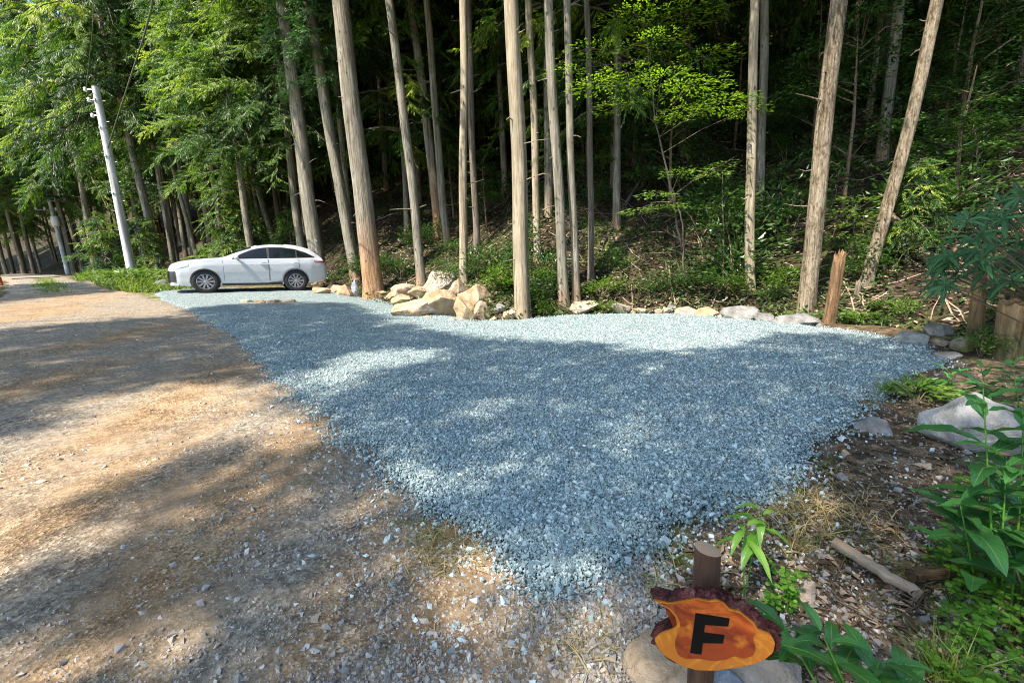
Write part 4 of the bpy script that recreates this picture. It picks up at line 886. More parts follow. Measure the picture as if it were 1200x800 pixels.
# ================================================================== STICKS, LOGS, STUMPS
def log(name, label, a, b, ra, rb_, mat, cat, n=12, seed=0, sag=0, lift=True):
    rng = np.random.default_rng(seed); a, b = np.asarray(a, float), np.asarray(b, float); m = 14; s = np.linspace(0, 1, m)[:, None]
    P = a + (b - a) * s; P[1:-1] += rng.normal(0, ra * .12, (m - 2, 3))
    c = (a + b) / 2; r = np.linspace(ra, rb_, m) * (1 + rng.normal(0, .05, m))
    ax = nrm(b - a); zx = np.array([0, 0, 1.]); q = Vector(zx).rotation_difference(Vector(ax)); R = np.array(q.to_matrix())
    mb = MB(); addtube(mb, (P - c) @ R, r, n)
    for V in mb.v: V *= 1 + rng.normal(0, .015, V.shape)
    o = mb.build(name, mat, smooth=True)
    try: o.data.set_sharp_from_angle(angle=math.radians(50))
    except Exception: pass
    o.location = tuple(c); o.rotation_mode = 'QUATERNION'; o.rotation_quaternion = q
    return tag(o, label, cat)
def gp(px, py, r): p = hit(px, py); p[2] += r; return p
log('stick', 'bare weathered stick lying slanted on the brown soil', gp(977, 645, .045), gp(1073, 706, .045), .030, .024, M['drywood'], 'stick', seed=1)
log('stick', 'brown stick lying level beside the clover', gp(1066, 686, .05), gp(1150, 676, .05), .030, .028, M['deadwood'], 'stick', seed=2)
log('stick', 'short brown stick on the soil at the gravel edge', gp(986, 528, .015), gp(1000, 545, .015), .022, .018, M['deadwood'], 'stick', seed=8)
log('fallen_log', 'fallen log lying across the slope behind the rough barked trunk', gp(905, 138, .05), gp(1018, 196, .05), .13, .10, M['drywood'], 'log', seed=3)
log('fallen_log', 'fallen log propped below the bent trunk pointing at the leathery bush', gp(1040, 268, .35), gp(1090, 312, .1), .085, .10, M['drywood'], 'log', seed=4)
log('fallen_branch', 'bare pale branch hanging over the slope at the top right', pt(1152, 70, 12), pt(1215, 25, 12), .035, .012, M['drywood'], 'branch', seed=5)
log('fallen_log', 'thin fallen trunk leaning up the dark slope behind the layered sapling', gp(705, 290, .1), gp(770, 180, .1), .07, .05, M['bark_dark'], 'log', seed=6)
def stump(label, px, py, wb, wt, hpx, tx, mat, seed, jag=.12, name='stump', flare=.25, depth=None):
    p = hit(px, py)
    if depth: p = pt(px, py, depth); p[2] = H(p[0], p[1])
    rng = np.random.default_rng(seed); z = (p - CAM) @ fwd; az = math.atan2(p[0], p[1])
    d = ray(tx, py - hpx); top = CAM + d * (p[1] / d[1]); h = top[2] - p[2]; lean = (top[0] - p[0])
    rb = wb / 2 / F * z * math.cos(az); rt_ = wt / 2 / F * z * math.cos(az); m = 16; n = 22; q = np.linspace(0, 1, m); th = np.linspace(0, 2 * np.pi, n, endpoint=False)
    r = (rb + (rt_ - rb) * q ** .7)[:, None] * (1 + flare * np.exp(-q * 7)[:, None] * (1 + .5 * np.cos(5 * th + 1)) + .06 * np.cos(3 * th + seed) + .05 * np.cos(7 * th) + rng.normal(0, .02, (m, n)))
    zz = h * q[:, None] * np.ones(n) + (q[:, None] ** 4) * jag * h * (rng.normal(0, .6, n) + np.cos(th - 1))[None] - .15 * (1 - q[:, None])
    V = np.stack([r * np.cos(th) + lean * q[:, None], r * np.sin(th), zz], -1)
    i = np.arange(m - 1)[:, None] * n; j = np.arange(n)[None]; j2 = (j + 1) % n
    Q = np.stack([i + j, i + j2, i + n + j2, i + n + j], -1).reshape(-1, 4)
    mb = MB(); mb.add(V.reshape(-1, 3), Q); c = V[-1].mean(0) - [0, 0, .08 * h]; VV = np.vstack([V[-1], c]); jj = np.arange(n)
    mb.add(VV, np.stack([jj, (jj + 1) % n, np.full(n, n)], -1))
    o = mb.build(name, mat, smooth=True); o.location = tuple(p); return tag(o, label, 'stump')
stump('broken leaning post like stump on the gravel edge before the rough barked trunk', 970, 384, 17, 14, 82, 984, M['deadwood'], 1, .09, flare=.1, depth=8.3)
stump('thin tall broken stump with an orange top under the leathery bush', 1142, 406, 26, 15, 108, 1150, M['stump'], 2, .05)
stump('thick cut stump with an orange top at the right edge', 1180, 416, 42, 38, 62, 1188, M['stump'], 3, .03, depth=5.4)
stump('small dark broken root stump beside the rough barked trunk', 1005, 345, 10, 6, 14, 1006, M['bark_dark'], 4, .2)
# ================================================================== UTILITY POLES
def vertical_top(p, tx, ty): d = ray(tx, ty); return CAM + d * (p[1] / d[1])
p = pt(155, 321, 20.0); p[2] = H(p[0], p[1]); top = vertical_top(p, 112, 102); hp = top[2] - p[2]; lx = (top[0] - p[0]) / hp
t = thing('utility_pole', 'tall grey concrete pole standing in the grass left of the white car', 'utility pole', tuple(p))
mb = MB(); q = np.linspace(0, 1, 14); P = np.stack([lx * hp * q, 0 * q, hp * q - .2 * (1 - q)], -1); addtube(mb, P, .185 - .055 * q, 20); o = mb.build('pole_shaft', M['concrete'], t, True); o.data.set_sharp_from_angle(angle=.9)
for f, w in ((.935, .05), (.80, .03), (.66, .035), (.47, .025)):
    mb = MB(); c = np.array([lx * hp * f, 0, hp * f]); addtube(mb, np.array([c - [0, 0, w], c + [0, 0, w]]), .196 - .055 * f, 20); box(mb, c + [-.02, -.2 + .055 * f, 0], (.07, .06, w * 2.2)); mb.build('band', M['steel'], t)
mb = MB()
for i in range(14):
    f = .28 + .05 * i; c = np.array([lx * hp * f, 0, hp * f]); sgn = 1 if i % 2 else -1; addtube(mb, np.array([c, c + [sgn * .30, 0, .01], c + [sgn * .31, 0, .04]]), .011, 5)
mb.build('step_bolt', M['steel'], t)
for f, dx in ((.985, -.42), (.935, -.36), (.86, -.34)):
    c = np.array([lx * hp * f, 0, hp * f]); mb = MB(); addtube(mb, np.array([c, c + [dx, -.05, .02]]), .022, 6); mb.build('bracket', M['steel'], t)
    mb = MB(); e = c + [dx, -.05, .02]; addtube(mb, e + np.array([[0, 0, -.09], [0, 0, -.05], [0, 0, 0], [0, 0, .05], [0, 0, .09]]), [.03, .07, .05, .07, .03], 10); mb.build('insulator', M['ceramic'], t, True)
def cable(label, pts_, r, sag=0, name='cable'):
    P = np.array([np.asarray(a, float) for a in pts_]); s = np.linspace(0, 1, 24); k = np.linspace(0, 1, len(P)); path = np.stack([np.interp(s, k, P[:, i]) for i in range(3)], -1)
    path[:, 2] -= sag * 4 * s * (1 - s); mb = MB(); addtube(mb, path, r, 6, caps=False); return tag(mb.build(name, M['cable'], smooth=True), label, 'cable')
pa = np.array(p)
cable('thick olive cable rising from the concrete pole to the upper right', [pa + [lx * hp * .70 + .12, -.12, hp * .70], pt(150, 100, 16.5), pt(168, 45, 14), pt(178, 8, 12.3), pt(184, -60, 10)], .028)
cable('thin wire running from the top of the concrete pole up past the treetops', [pa + [lx * hp * .985 - .4, -.05, hp * .985], pt(108, 40, 16), pt(112, -40, 12)], .012)
p2 = pt(80, 320, 38); p2[2] = H(p2[0], p2[1]); top2 = vertical_top(p2, 52, 213); h2 = top2[2] - p2[2]; l2 = (top2[0] - p2[0]) / h2
t2 = thing('utility_pole', 'distant utility pole with crossarms at the end of the road', 'utility pole', tuple(p2))
mb = MB(); addtube(mb, np.array([[0, 0, -.2], [l2 * h2, 0, h2]]), [.17, .11], 14); mb.build('pole_shaft', M['concrete'], t2, True)
ca, sa = math.cos(.75), math.sin(.75)
for f, w in ((.97, 1.7), (.80, 1.9), (.70, 1.5)):
    c = np.array([l2 * h2 * f, -.15, h2 * f]); mb = MB(); e = np.array([ca, sa, 0]); addtube(mb, np.array([c - e * w * .6, c + e * w * .6]), .05, 6); arm = mb.build('crossarm', M['steel'], t2)
    for k in (-.55, -.2, .25, .55):
        mb = MB(); b = c + e * w * k; addtube(mb, b + np.array([[0, 0, .02], [0, 0, .1], [0, 0, .2], [0, 0, .26]]), [.03, .08, .06, .03], 8); mb.build('insulator', M['ceramic'], arm, True)
mb = MB(); c = np.array([l2 * h2 * .58 + .25, -.2, h2 * .58]); addtube(mb, c + np.array([[0, 0, -.42], [0, 0, -.38], [0, 0, .38], [0, 0, .42]]), [.2, .27, .27, .2], 14); mb.build('transformer', M['ceramic'], t2, True)
pb = np.array(p2)
cable('sagging wire from the distant pole into the wood', [pb + [l2 * h2 * .5, 0, h2 * .5], pt(75, 269, 36), pt(90, 254, 34)], .02, .3)
cable('high wire strung between the two poles', [pb + [l2 * h2 * .99, 0, h2 * 1.0], pa + [lx * hp * .985 - .3, -.05, hp * .985]], .014, .5)
mb = MB(); addtube(mb, np.array([[0, 0, 0], [0, 0, .3], [0, 0, .36], [0, 0, .4]]), [.09, .075, .06, .015], 12); o = mb.build('road_marker', M['red'], smooth=True); o.location = tuple(hit(1, 334)); tag(o, 'small red marker in the grass at the left edge of the road', 'marker')
# ================================================================== CAR
def build_car():
    Pf, Pr = hit(249, 344), hit(352, 342); f_ = nrm(Pf - Pr); cy_, sy_ = math.cos(.13), math.sin(.13); f_ = np.array([f_[0] * cy_ - f_[1] * sy_, f_[0] * sy_ + f_[1] * cy_, f_[2]]); l_ = nrm(np.cross([0, 0, 1.], f_)); u_ = np.cross(f_, l_)
    sc = 1.035; org = (Pf + Pr) / 2 - l_ * .80 * sc + u_ * .045 + f_ * .12
    car = thing('parked_car', 'white SUV parked side on at the far left of the gravel', 'car'); 
    car.matrix_world = Matrix(((f_[0] * sc, l_[0] * sc, u_[0] * sc, org[0]), (f_[1] * sc, l_[1] * sc, u_[1] * sc, org[1]), (f_[2] * sc, l_[2] * sc, u_[2] * sc, org[2]), (0, 0, 0, 1)))
    I = lambda u, pts_: np.interp(u, [a for a, b in pts_], [b for a, b in pts_])
    ZT = [(0, .82), (.03, .90), (.12, .97), (.3, 1.035), (.6, 1.09), (1.0, 1.135), (1.45, 1.175), (1.6, 1.225), (1.9, 1.375), (2.2, 1.50), (2.45, 1.59), (2.7, 1.645), (3.0, 1.675), (3.35, 1.67), (3.7, 1.65), (4.0, 1.585), (4.2, 1.52), (4.36, 1.435), (4.5, 1.325), (4.62, 1.20), (4.69, 1.09), (4.72, 1.0), (4.74, .82)]
    ZS = [(0, .70), (.1, .82), (.4, .95), (1.0, 1.045), (1.6, 1.09), (2.6, 1.12), (3.6, 1.155), (4.3, 1.14), (4.6, 1.07), (4.7, .94), (4.74, .76)]
    WD = [(0, .60), (.04, .68), (.12, .76), (.3, .845), (.6, .90), (.95, .925), (1.5, .915), (2.4, .91), (3.2, .915), (3.7, .93), (4.2, .90), (4.5, .85), (4.65, .80), (4.74, .72)]
    ZL = [(0, .26), (.5, .23), (1.5, .22), (3.4, .23), (4.2, .28), (4.6, .36), (4.74, .45)]
    def zlow(u):
        z = I(u, ZL)
        for uc in (.97, 3.66):
            k = .40 ** 2 - (u - uc) ** 2
            if k > 0: z = max(z, .365 + math.sqrt(k))
        return z
    NL, NU = 12, 14
    def section(u):
        w, zs, zt, zl = I(u, WD), I(u, ZS), I(u, ZT), zlow(u); zs = min(zs, zt - .02)
        t_ = np.linspace(0, 1, NL); z1 = zl + (zs - zl) * t_; base = I(u, ZL); g = (z1 - base) / (zs - base)
        y1 = w * (.945 + .055 * np.sin(np.pi * np.clip(g * .95, 0, 1)) - .012 * np.exp(-((g - .38) / .14) ** 2) + .012 * np.exp(-((g - .82) / .1) ** 2) + .0 * g)
        s = np.linspace(0, 1, NU + 1)[1:]; c = float(sst(1.4, 1.95, u) * (1 - sst(4.45, 4.72, u))); ys = y1[-1]
        yh = ys * np.cos(s * np.pi / 2) ** .55; zh = zs + (zt - zs) * np.sin(s * np.pi / 2) ** .75
        yr = ys * .70; zr = zt - .085 * min(1, (zt - zs) / .4)
        yc = np.where(s < .5, ys * .965 + (yr - ys * .965) * (s / .5) ** 1.15, yr * np.sqrt(np.clip(1 - ((s - .5) / .5) ** 2.0, 0, 1)) ** 1.0)
        zc = np.where(s < .5, zs + (zr - zs) * (s / .5), zr + (zt - zr) * np.sin((np.clip(s, .5, 1) - .5) * np.pi) ** .8)
        return np.concatenate([y1, yh * (1 - c) + yc * c]), np.concatenate([z1, zh * (1 - c) + zc * c])
    us = sorted(set(np.round(np.concatenate([np.linspace(0, .15, 6), np.arange(.15, 4.6, .035), np.linspace(4.6, 4.74, 7), [.97 - .401, .97 - .399, .97 + .399, .97 + .401, 3.66 - .401, 3.66 - .399, 3.66 + .399, 3.66 + .401]]), 4)))
    Y, Z = map(np.array, zip(*[section(u) for u in us])); XX = 2.315 - np.array(us)
    nr = Y.shape[1]
    full = np.concatenate([np.stack([np.repeat(XX[:, None], nr, 1), Y, Z], -1), np.stack([np.repeat(XX[:, None], nr - 1, 1), -Y[:, -2::-1], Z[:, -2::-1]], -1)], 1)
    mb = MB(); mb.add(full.reshape(-1, 3), grid_faces(len(us), full.shape[1]))
    for row in (full[0][::-1], full[-1]):
        c = row.mean(0); n = len(row); mb.add(np.vstack([row, c]), np.stack([np.arange(n), (np.arange(n) + 1) % n, np.full(n, n)], -1))
    # rear spoiler lip
    sp = np.array([[2.315 - a, y, z] for a, z in ((4.0, 1.59), (4.42, 1.465), (4.44, 1.44), (4.1, 1.50)) for y in (-.56, -.3, 0, .3, .56)]).reshape(4, 5, 3); sp[..., 2] -= .05 * (sp[..., 1] / .56) ** 2
    mb.add(np.concatenate([sp, sp[:1]]).reshape(-1, 3), grid_faces(5, 5)[:, ::-1])
    body = mb.build('body', M['paint'], car, True); body.data.set_sharp_from_angle(angle=math.radians(38))
    def y_at(u, z):
        y, zz = section(u); k = NL + NU // 2; o_ = np.argsort(zz[:k]); return float(np.interp(z, zz[:k][o_], y[:k][o_]))
    def patch(name, uu, z0, z1, off, mat, parent, side, m=6, lbl=None):
        uu = np.asarray(uu, float); V = []
        for u in uu:
            a, b = (z0(u) if callable(z0) else z0), (z1(u) if callable(z1) else z1)
            for q in np.linspace(0, 1, m): z = a + (b - a) * q; V.append((2.315 - u, side * (y_at(u, z) + off), z))
        V = np.array(V); Fc = grid_faces(len(uu), m); Fc = Fc if side < 0 else Fc[:, ::-1]
        b = MB(); b.add(V, Fc)
        V2 = V.copy(); V2[:, 1] -= side * (off + .012); g = np.arange(len(V)).reshape(len(uu), m)
        loop = np.concatenate([g[:, 0], g[-1, 1:], g[-2::-1, -1], g[0, -2:0:-1]]); L2 = np.roll(loop, -1); nV = len(V)
        b.add(np.vstack([V, V2]), np.stack([loop, L2, L2 + nV, loop + nV], -1))
        return b.build(name, mat, parent, False)
    top = lambda u: I(u, [(1.74, 1.12), (2.05, 1.31), (2.35, 1.445), (2.6, 1.505), (2.9, 1.54), (3.3, 1.545), (3.7, 1.495), (4.05, 1.38), (4.35, 1.225)])
    for side in (1, -1):
        bel = lambda u: min(I(u, [(1.74, 1.105), (2.6, 1.135), (3.6, 1.165), (4.35, 1.19)]), top(u) - .004)
        patch('window_trim', np.linspace(1.76, 4.34, 40), bel, top, .006, M['blackplastic'], car, side)
        for a, b_, nm in ((1.90, 2.80, 'window'), (2.88, 3.70, 'window'), (3.76, 4.22, 'quarter_window')):
            patch(nm, np.linspace(a, b_, 16), lambda u: min(bel(u) + .012, top(u) - .03), lambda u: top(u) - .022, .014, M['glass'], car, side)
        for a, b_, hx in ((1.50, 2.83, 2.66), (2.85, 3.80, 3.66)):
            arch = (lambda u: max(.36, (.365 + math.sqrt(max(0, .47 ** 2 - (u - 3.66) ** 2))) if abs(u - 3.66) < .47 else .36)) if a > 2 else .36
            dr = patch('door', np.linspace(a + .012, b_ - .012, 24), arch, lambda u: min(I(u, ZS), 1.13) - .012, .007, M['paint'], car, side, 10)
            for qq, sgn in ((a, 1), (b_, -1)): patch('door_gap', [qq - .004, qq + .004], (arch(qq) if callable(arch) else arch), lambda u: min(I(u, ZS), 1.13) - .012, .003, M['blackplastic'], car, side, 8)
            hb = MB(); yh_ = side * (y_at(hx, .98) + .035); addtube(hb, np.array([[2.315 - hx - .11, yh_ - side * .02, .98], [2.315 - hx - .09, yh_, .985], [2.315 - hx + .09, yh_, .985], [2.315 - hx + .11, yh_ - side * .02, .98]]), [.008, .015, .015, .008], 8); hb.build('handle', M['chrome'], dr, True)
        patch('sill_trim', np.linspace(1.42, 3.22, 20), .225, lambda u: .30 + .07 * float(sst(2.7, 3.2, u)), .012, M['blackplastic'], car, side)
        patch('sill_strip', np.linspace(1.42, 3.22, 20), .335, .352, .014, M['chrome'], car, side, 3)
        for uc in (.97, 3.66):
            b = MB(); th = np.linspace(-.12, math.pi + .12, 28); V = []
            for a in th:
                for r_ in (.385, .425):
                    uu = uc - r_ * math.cos(a); zz = .365 + r_ * math.sin(a); V.append((2.315 - uu, side * (y_at(uu, max(zz, zlow(uu))) + .012), zz))
            V = np.array(V); V2 = V.copy(); V2[:, 1] -= side * .09; Fc = grid_faces(28, 2); b.add(V, Fc if side > 0 else Fc[:, ::-1])
            ii = np.arange(27) * 2; n_ = len(V); b.add(np.vstack([V, V2]), np.stack([ii, ii + 2, ii + 2 + n_, ii + n_], -1)); b.build('arch_trim', M['blackplastic'], car)
            # wheel
            cx, cy = 2.315 - uc, side * .80
            prof = np.array([(.235, -.10), (.285, -.112), (.34, -.108), (.376, -.085), (.381, 0), (.376, .085), (.34, .108), (.285, .112), (.235, .10)]); a_ = np.linspace(0, 2 * np.pi, 41)
            def lathe(pr): return np.stack([np.stack([pr[:, 0] * math.cos(q_), pr[:, 1], pr[:, 0] * math.sin(q_)], -1) for q_ in a_])
            wh = bpy.data.objects.new('wheel', None); COL.objects.link(wh); wh.parent = car; wh.location = (cx, cy, .365); wh.scale = (1.03, 1, 1.03)
            b = MB(); V = lathe(prof); b.add(V.reshape(-1, 3), grid_faces(41, 9)); b.build('tyre', M['rubber'], wh, True)
            b = MB(); V = lathe(np.array([(.245, side * .10), (.232, side * .105), (.222, side * .07), (.222, -side * .09)])); b.add(V.reshape(-1, 3), grid_faces(41, 4))
            for s_ in range(10):
                for dq in (-.085, .085):
                    an = s_ * 2 * math.pi / 10 + dq; R = np.array([[math.cos(an), 0, -math.sin(an)], [0, 1, 0], [math.sin(an), 0, math.cos(an)]]); box(b, R @ np.array([.135, side * .085, 0]), (.19, .022, .021), R)
            addtube(b, np.array([[0, side * .06, 0], [0, side * .098, 0], [0, side * .102, 0]]), [.05, .045, .02], 14); b.build('rim', M['alloy'], wh)
            b = MB(); addtube(b, np.array([[0, side * .02, 0], [0, side * .045, 0]]), [.222, .222], 30); b.build('brake_disc', M['blackplastic'], wh)
        # mirror
        b = MB(); V, Fc = ICO3; Vm = V * [.10, .13, .085]; Vm[:, 0] = np.where(Vm[:, 0] < 0, Vm[:, 0] * .45, Vm[:, 0]); b.add(Vm + [2.315 - 1.93, side * 1.03, 1.17], Fc); mi = b.build('mirror', M['paint'], car, True)
        b = MB(); addtube(b, np.array([[2.315 - 1.93, side * .86, 1.1], [2.315 - 1.93, side * .98, 1.13]]), [.03, .025], 8); b.build('mirror_stalk', M['blackplastic'], mi)
        patch('headlight', np.linspace(.06, .56, 12), lambda u: I(u, [(.06, .73), (.56, .88)]), lambda u: I(u, [(.06, .80), (.3, .90), (.56, .945)]), .012, M['lamp'], car, side)
        patch('fog_lamp_trim', np.linspace(.0, .19, 8), .36, .70, .012, M['blackplastic'], car, side)
        patch('tail_lamp', np.linspace(4.30, 4.715, 12), lambda u: I(u, [(4.3, 1.045), (4.72, 1.0)]), lambda u: I(u, [(4.3, 1.07), (4.72, 1.07)]), .014, M['redlens'], car, side)
    # front: grille, bumper lip, badge-free bars
    b = MB()
    for z, w in ((.40, .54), (.46, .60), (.52, .64), (.58, .66), (.64, .66)): box(b, (2.315 + .022 - .0, 0, z), (.05, w * 2, .028))
    box(b, (2.315 - .01, 0, .53), (.06, 1.3, .36)); b.build('grille', M['blackplastic'], car)
    b = MB(); box(b, (2.315 + .01, 0, .735), (.03, 1.2, .03)); b.build('grille_bar', M['chrome'], car)
    b = MB(); uu = np.linspace(-1, 1, 15); ring = [np.array([2.36 - .32 * abs(q) ** 3, q * .80, 0]) for q in uu]
    V = np.array([[r_ + [0, 0, .235], r_ + [.03, 0, .25], r_ + [.03, 0, .285], r_ + [-.05, 0, .31], r_ + [-.2, 0, .30], r_ + [-.2, 0, .235]] for r_ in ring]); b.add(np.concatenate([V, V[:, :1]], 1).reshape(-1, 3), grid_faces(15, 7)); b.build('front_lip', M['chrome'], car, True)
    # windscreen, rear glass and roof panel: copies of the body skin lifted 8 mm
    usn = np.array(us)
    def skin(name, ua, ub, r0_, r1_, mat, off):
        i_ = np.where((usn >= ua) & (usn <= ub))[0]; V = full[i_][:, r0_:full.shape[1] - r0_]; du = np.gradient(V, axis=0); dv = np.gradient(V, axis=1); n_ = nrm(np.cross(du, dv)); n_ *= np.sign((n_ * (V - np.array([0, 0, .6]))).sum(-1, keepdims=True))
        b = MB(); b.add((V + n_ * off).reshape(-1, 3), grid_faces(V.shape[0], V.shape[1])); return b.build(name, mat, car, True)
    skin('windscreen', 1.58, 2.36, NL + 7, 0, M['glass'], .008); skin('rear_window', 4.36, 4.64, NL + 7, 0, M['glass'], .008); skin('roof_glass', 2.5, 3.4, NL + 8, 0, M['glass'], .006)
    b = MB(); box(b, (0.0, 0, .40), (3.9, 1.2, .3)); box(b, (0, 0, .62), (1.75, 1.6, .4)); b.build('underbody', M['blackplastic'], car)
    return car
build_car()
# ================================================================== SIGN
Z_S = 1.16
ptop = pt(829, 643, Z_S); pbx = hit(824, 845)
pbase = on(ptop[0] - .0, ptop[1])
sg = thing('letter_sign', 'live edge wooden sign with a black letter F on a short post', 'sign', tuple(pbase))
hz = ptop[2] - pbase[2]; view = nrm(np.array([ptop[0], ptop[1], 0])); sidev = np.array([view[1], -view[0], 0])
mb = MB(); rngs = np.random.default_rng(3); q = np.linspace(0, 1, 20); th = np.linspace(0, 2 * np.pi, 28, endpoint=False); rp = .034 * (1 + .03 * np.cos(3 * th + 1) + .02 * np.cos(2 * th))
V = np.stack([rp[None] * np.cos(th) * (1.04 - .06 * q[:, None]), rp[None] * np.sin(th) * (1.04 - .06 * q[:, None]), (q[:, None] * hz - .15 * (1 - q[:, None])) * np.ones(28)], -1)
V[-1, :, 2] += V[-1, :, 0] * -.22 ; V[:, :, :2] *= (1 + rngs.normal(0, .008, (20, 28)))[..., None]
i_ = np.arange(19)[:, None] * 28; j_ = np.arange(28)[None]; j2 = (j_ + 1) % 28; mb.add(V.reshape(-1, 3), np.stack([i_ + j_, i_ + j2, i_ + 28 + j2, i_ + 28 + j_], -1).reshape(-1, 4)); mb.build('post', M['post'], sg, True)
mb = MB(); rim_ = V[-1] + [0, 0, .0005]; mb.add(np.vstack([rim_, rim_.mean(0)]), np.stack([np.arange(28), (np.arange(28) + 1) % 28, np.full(28, 28)], -1)); mb.build('post_top', M['cut'], sg)
# the slab's face: a plane leaning slightly back, fixed to the front of the post
pn = nrm(np.array([-view[0], -view[1], .10])); pc = pbase + np.array([0, 0, hz]) - view * .125; pu = nrm(np.array([0, 0, 1.]) - pn * pn[2]); ps = np.cross(pu, pn)
def onface(px, py):
    d = ray(px, py); t_ = ((pc - CAM) @ pn) / (d @ pn); return CAM + d * t_
zx = lambda P: [(720 + a * .3, 560 + b * .3) for a, b in P]
OUT = zx([(150, 475), (212, 489), (250, 484), (290, 476), (322, 471), (345, 476), (372, 480), (402, 477), (430, 490), (450, 514), (488, 521), (520, 546), (548, 568), (560, 592), (610, 611), (628, 642), (620, 680), (592, 704), (540, 727), (470, 740), (390, 751), (320, 749), (260, 731), (200, 696), (168, 660), (157, 628), (180, 606), (222, 592), (244, 577), (241, 545), (214, 512), (180, 492)])
INN = zx([(178, 486), (213, 493), (251, 488), (291, 480), (323, 475), (372, 484), (402, 481), (427, 494), (448, 518), (487, 526), (516, 550), (542, 573), (552, 604), (540, 622), (552, 660), (543, 690), (505, 703), (470, 692), (430, 708), (380, 712), (330, 702), (280, 704), (250, 690), (236, 655), (240, 620), (256, 590), (257, 560), (245, 535), (218, 506)])
LET = zx([(317, 524), (450, 545), (445, 575), (354, 569), (350, 600), (430, 610), (424, 641), (346, 640), (340, 684), (296, 678)])
def smooth_poly(P, k=3):
    P = np.asarray(P, float)
    for _ in range(k): Q_ = np.roll(P, -1, 0); P = np.stack([P * .86 + Q_ * .14, P * .14 + Q_ * .86], 1).reshape(-1, 2)
    return P
def loc2(P): return np.array([[(onface(*q) - pc) @ ps, (onface(*q) - pc) @ pu] for q in P])
def slab(name, P2, front, back, mats, parent, rough=0, bevel=0, seed=0, side_mi=0):
    import bmesh
    rng = np.random.default_rng(seed); n = len(P2); bm = bmesh.new(); W3 = lambda a, d: pc + ps * a[0] + pu * a[1] + pn * d - pbase
    layers = [(front - bevel * .0, 1 - 0.0)] + [(front + (back - front) * k / 6, 1) for k in range(1, 7)]; rings = []; cen = P2.mean(0); ph = rng.uniform(0, 6, 4)
    ar = np.arange(n) / n * 2 * np.pi
    for li, (dpt, s_) in enumerate(layers):
        amp = rough * (0 if li == 0 else 1); w_ = 1 + amp * (np.sin(ar * 23 + ph[0]) * .4 + np.sin(ar * 47 + ph[1]) * .3 + rng.normal(0, .35, n)) + (rough * 1.2 * math.sin(li / 6 * math.pi) if rough else 0)
        rings.append([bm.verts.new(W3(cen + (a - cen) * ww, dpt)) for a, ww in zip(P2, w_)])
    f0 = bm.faces.new(rings[0]); f0.material_index = 0
    for a, b in zip(rings[:-1], rings[1:]):
        for i in range(n): f = bm.faces.new([a[i], b[i], b[(i + 1) % n], a[(i + 1) % n]]); f.material_index = side_mi
    bm.faces.new(rings[-1][::-1]).material_index = side_mi
    bmesh.ops.triangulate(bm, faces=[f for f in bm.faces if len(f.verts) > 4]); bmesh.ops.recalc_face_normals(bm, faces=bm.faces[:])
    me = bpy.data.meshes.new(name); bm.to_mesh(me); bm.free()
    for m_ in mats: me.materials.append(m_)
    o = bpy.data.objects.new(name, me); COL.objects.link(o); o.parent = parent; return o
o2 = loc2(smooth_poly(OUT, 2)); i2 = loc2(smooth_poly(INN, 2)); f2 = loc2(LET)
cen = o2.mean(0); bark_o = cen + (o2 - cen) * 1.022
slab('bark_edge', bark_o, -.006, -.055, [M['signbark']], sg, .07, seed=2)
slab('sapwood_face', o2, 0, -.006, [M['sap']], sg)
slab('heartwood', i2, .0015, -.004, [M['heart']], sg)
slab('letter', f2, .0035, 0, [M['letter']], sg)
# ================================================================== SHADE TREES BEHIND THE VIEWER
SUN_EL = math.radians(55); SUN_AZ = math.atan2(-.74, -.67)
SV = np.array([math.cos(SUN_EL) * math.sin(SUN_AZ), math.cos(SUN_EL) * math.cos(SUN_AZ), math.sin(SUN_EL)])
SHADE = [[(215, 362), (330, 356), (405, 357), (440, 370), (475, 384), (520, 393), (560, 399), (640, 405), (720, 407), (760, 413), (800, 419), (850, 410), (900, 396), (960, 393), (1118, 420), (1118, 430), (960, 520), (900, 580), (700, 690), (640, 695), (545, 645), (470, 580), (420, 530), (385, 500), (345, 465), (300, 425)],
         [(-60, 392), (60, 384), (110, 378), (215, 372), (265, 392), (335, 432), (300, 450), (200, 447), (110, 465), (60, 490), (0, 532), (-60, 560)],
         [(20, 330), (90, 330), (140, 342), (30, 352), (-20, 360), (-20, 345)],
         [(95, 590), (150, 560), (240, 532), (330, 537), (430, 520), (480, 580), (525, 618), (420, 603), (330, 580), (250, 590), (130, 606)],
         [(-60, 735), (40, 690), (120, 645), (220, 618), (300, 628), (380, 612), (500, 607), (545, 640), (600, 662), (690, 672), (800, 622), (900, 585), (960, 520), (1000, 490), (1060, 470), (1300, 420), (1300, 960), (-60, 960)]]
LIT = [[(345, 455), (360, 440), (400, 418), (470, 408), (525, 412), (545, 420), (500, 431), (430, 442), (415, 458), (422, 478), (390, 482)], [(455, 545), (490, 530), (512, 550), (490, 572), (460, 562)], [(865, 404), (950, 411), (952, 421), (880, 413)], [(200, 720), (260, 690), (335, 688), (335, 720), (270, 760), (180, 795), (165, 760)], [(455, 650), (520, 622), (575, 650), (562, 692), (480, 702), (440, 682)], [(640, 690), (700, 665), (765, 680), (775, 740), (740, 800), (650, 790)], [(800, 640), (850, 640), (900, 598), (960, 568), (1015, 585), (1000, 620), (930, 655), (860, 690)], [(860, 690), (960, 650), (1010, 700), (960, 740), (900, 740)], [(560, 470), (600, 462), (615, 480), (575, 488)], [(720, 500), (770, 495), (780, 515), (735, 522)], [(1060, 470), (1200, 455), (1200, 520), (1090, 520)], [(1120, 590), (1230, 570), (1240, 760), (1150, 800), (1090, 730)], [(980, 760), (1070, 770), (1060, 830), (960, 830)]]
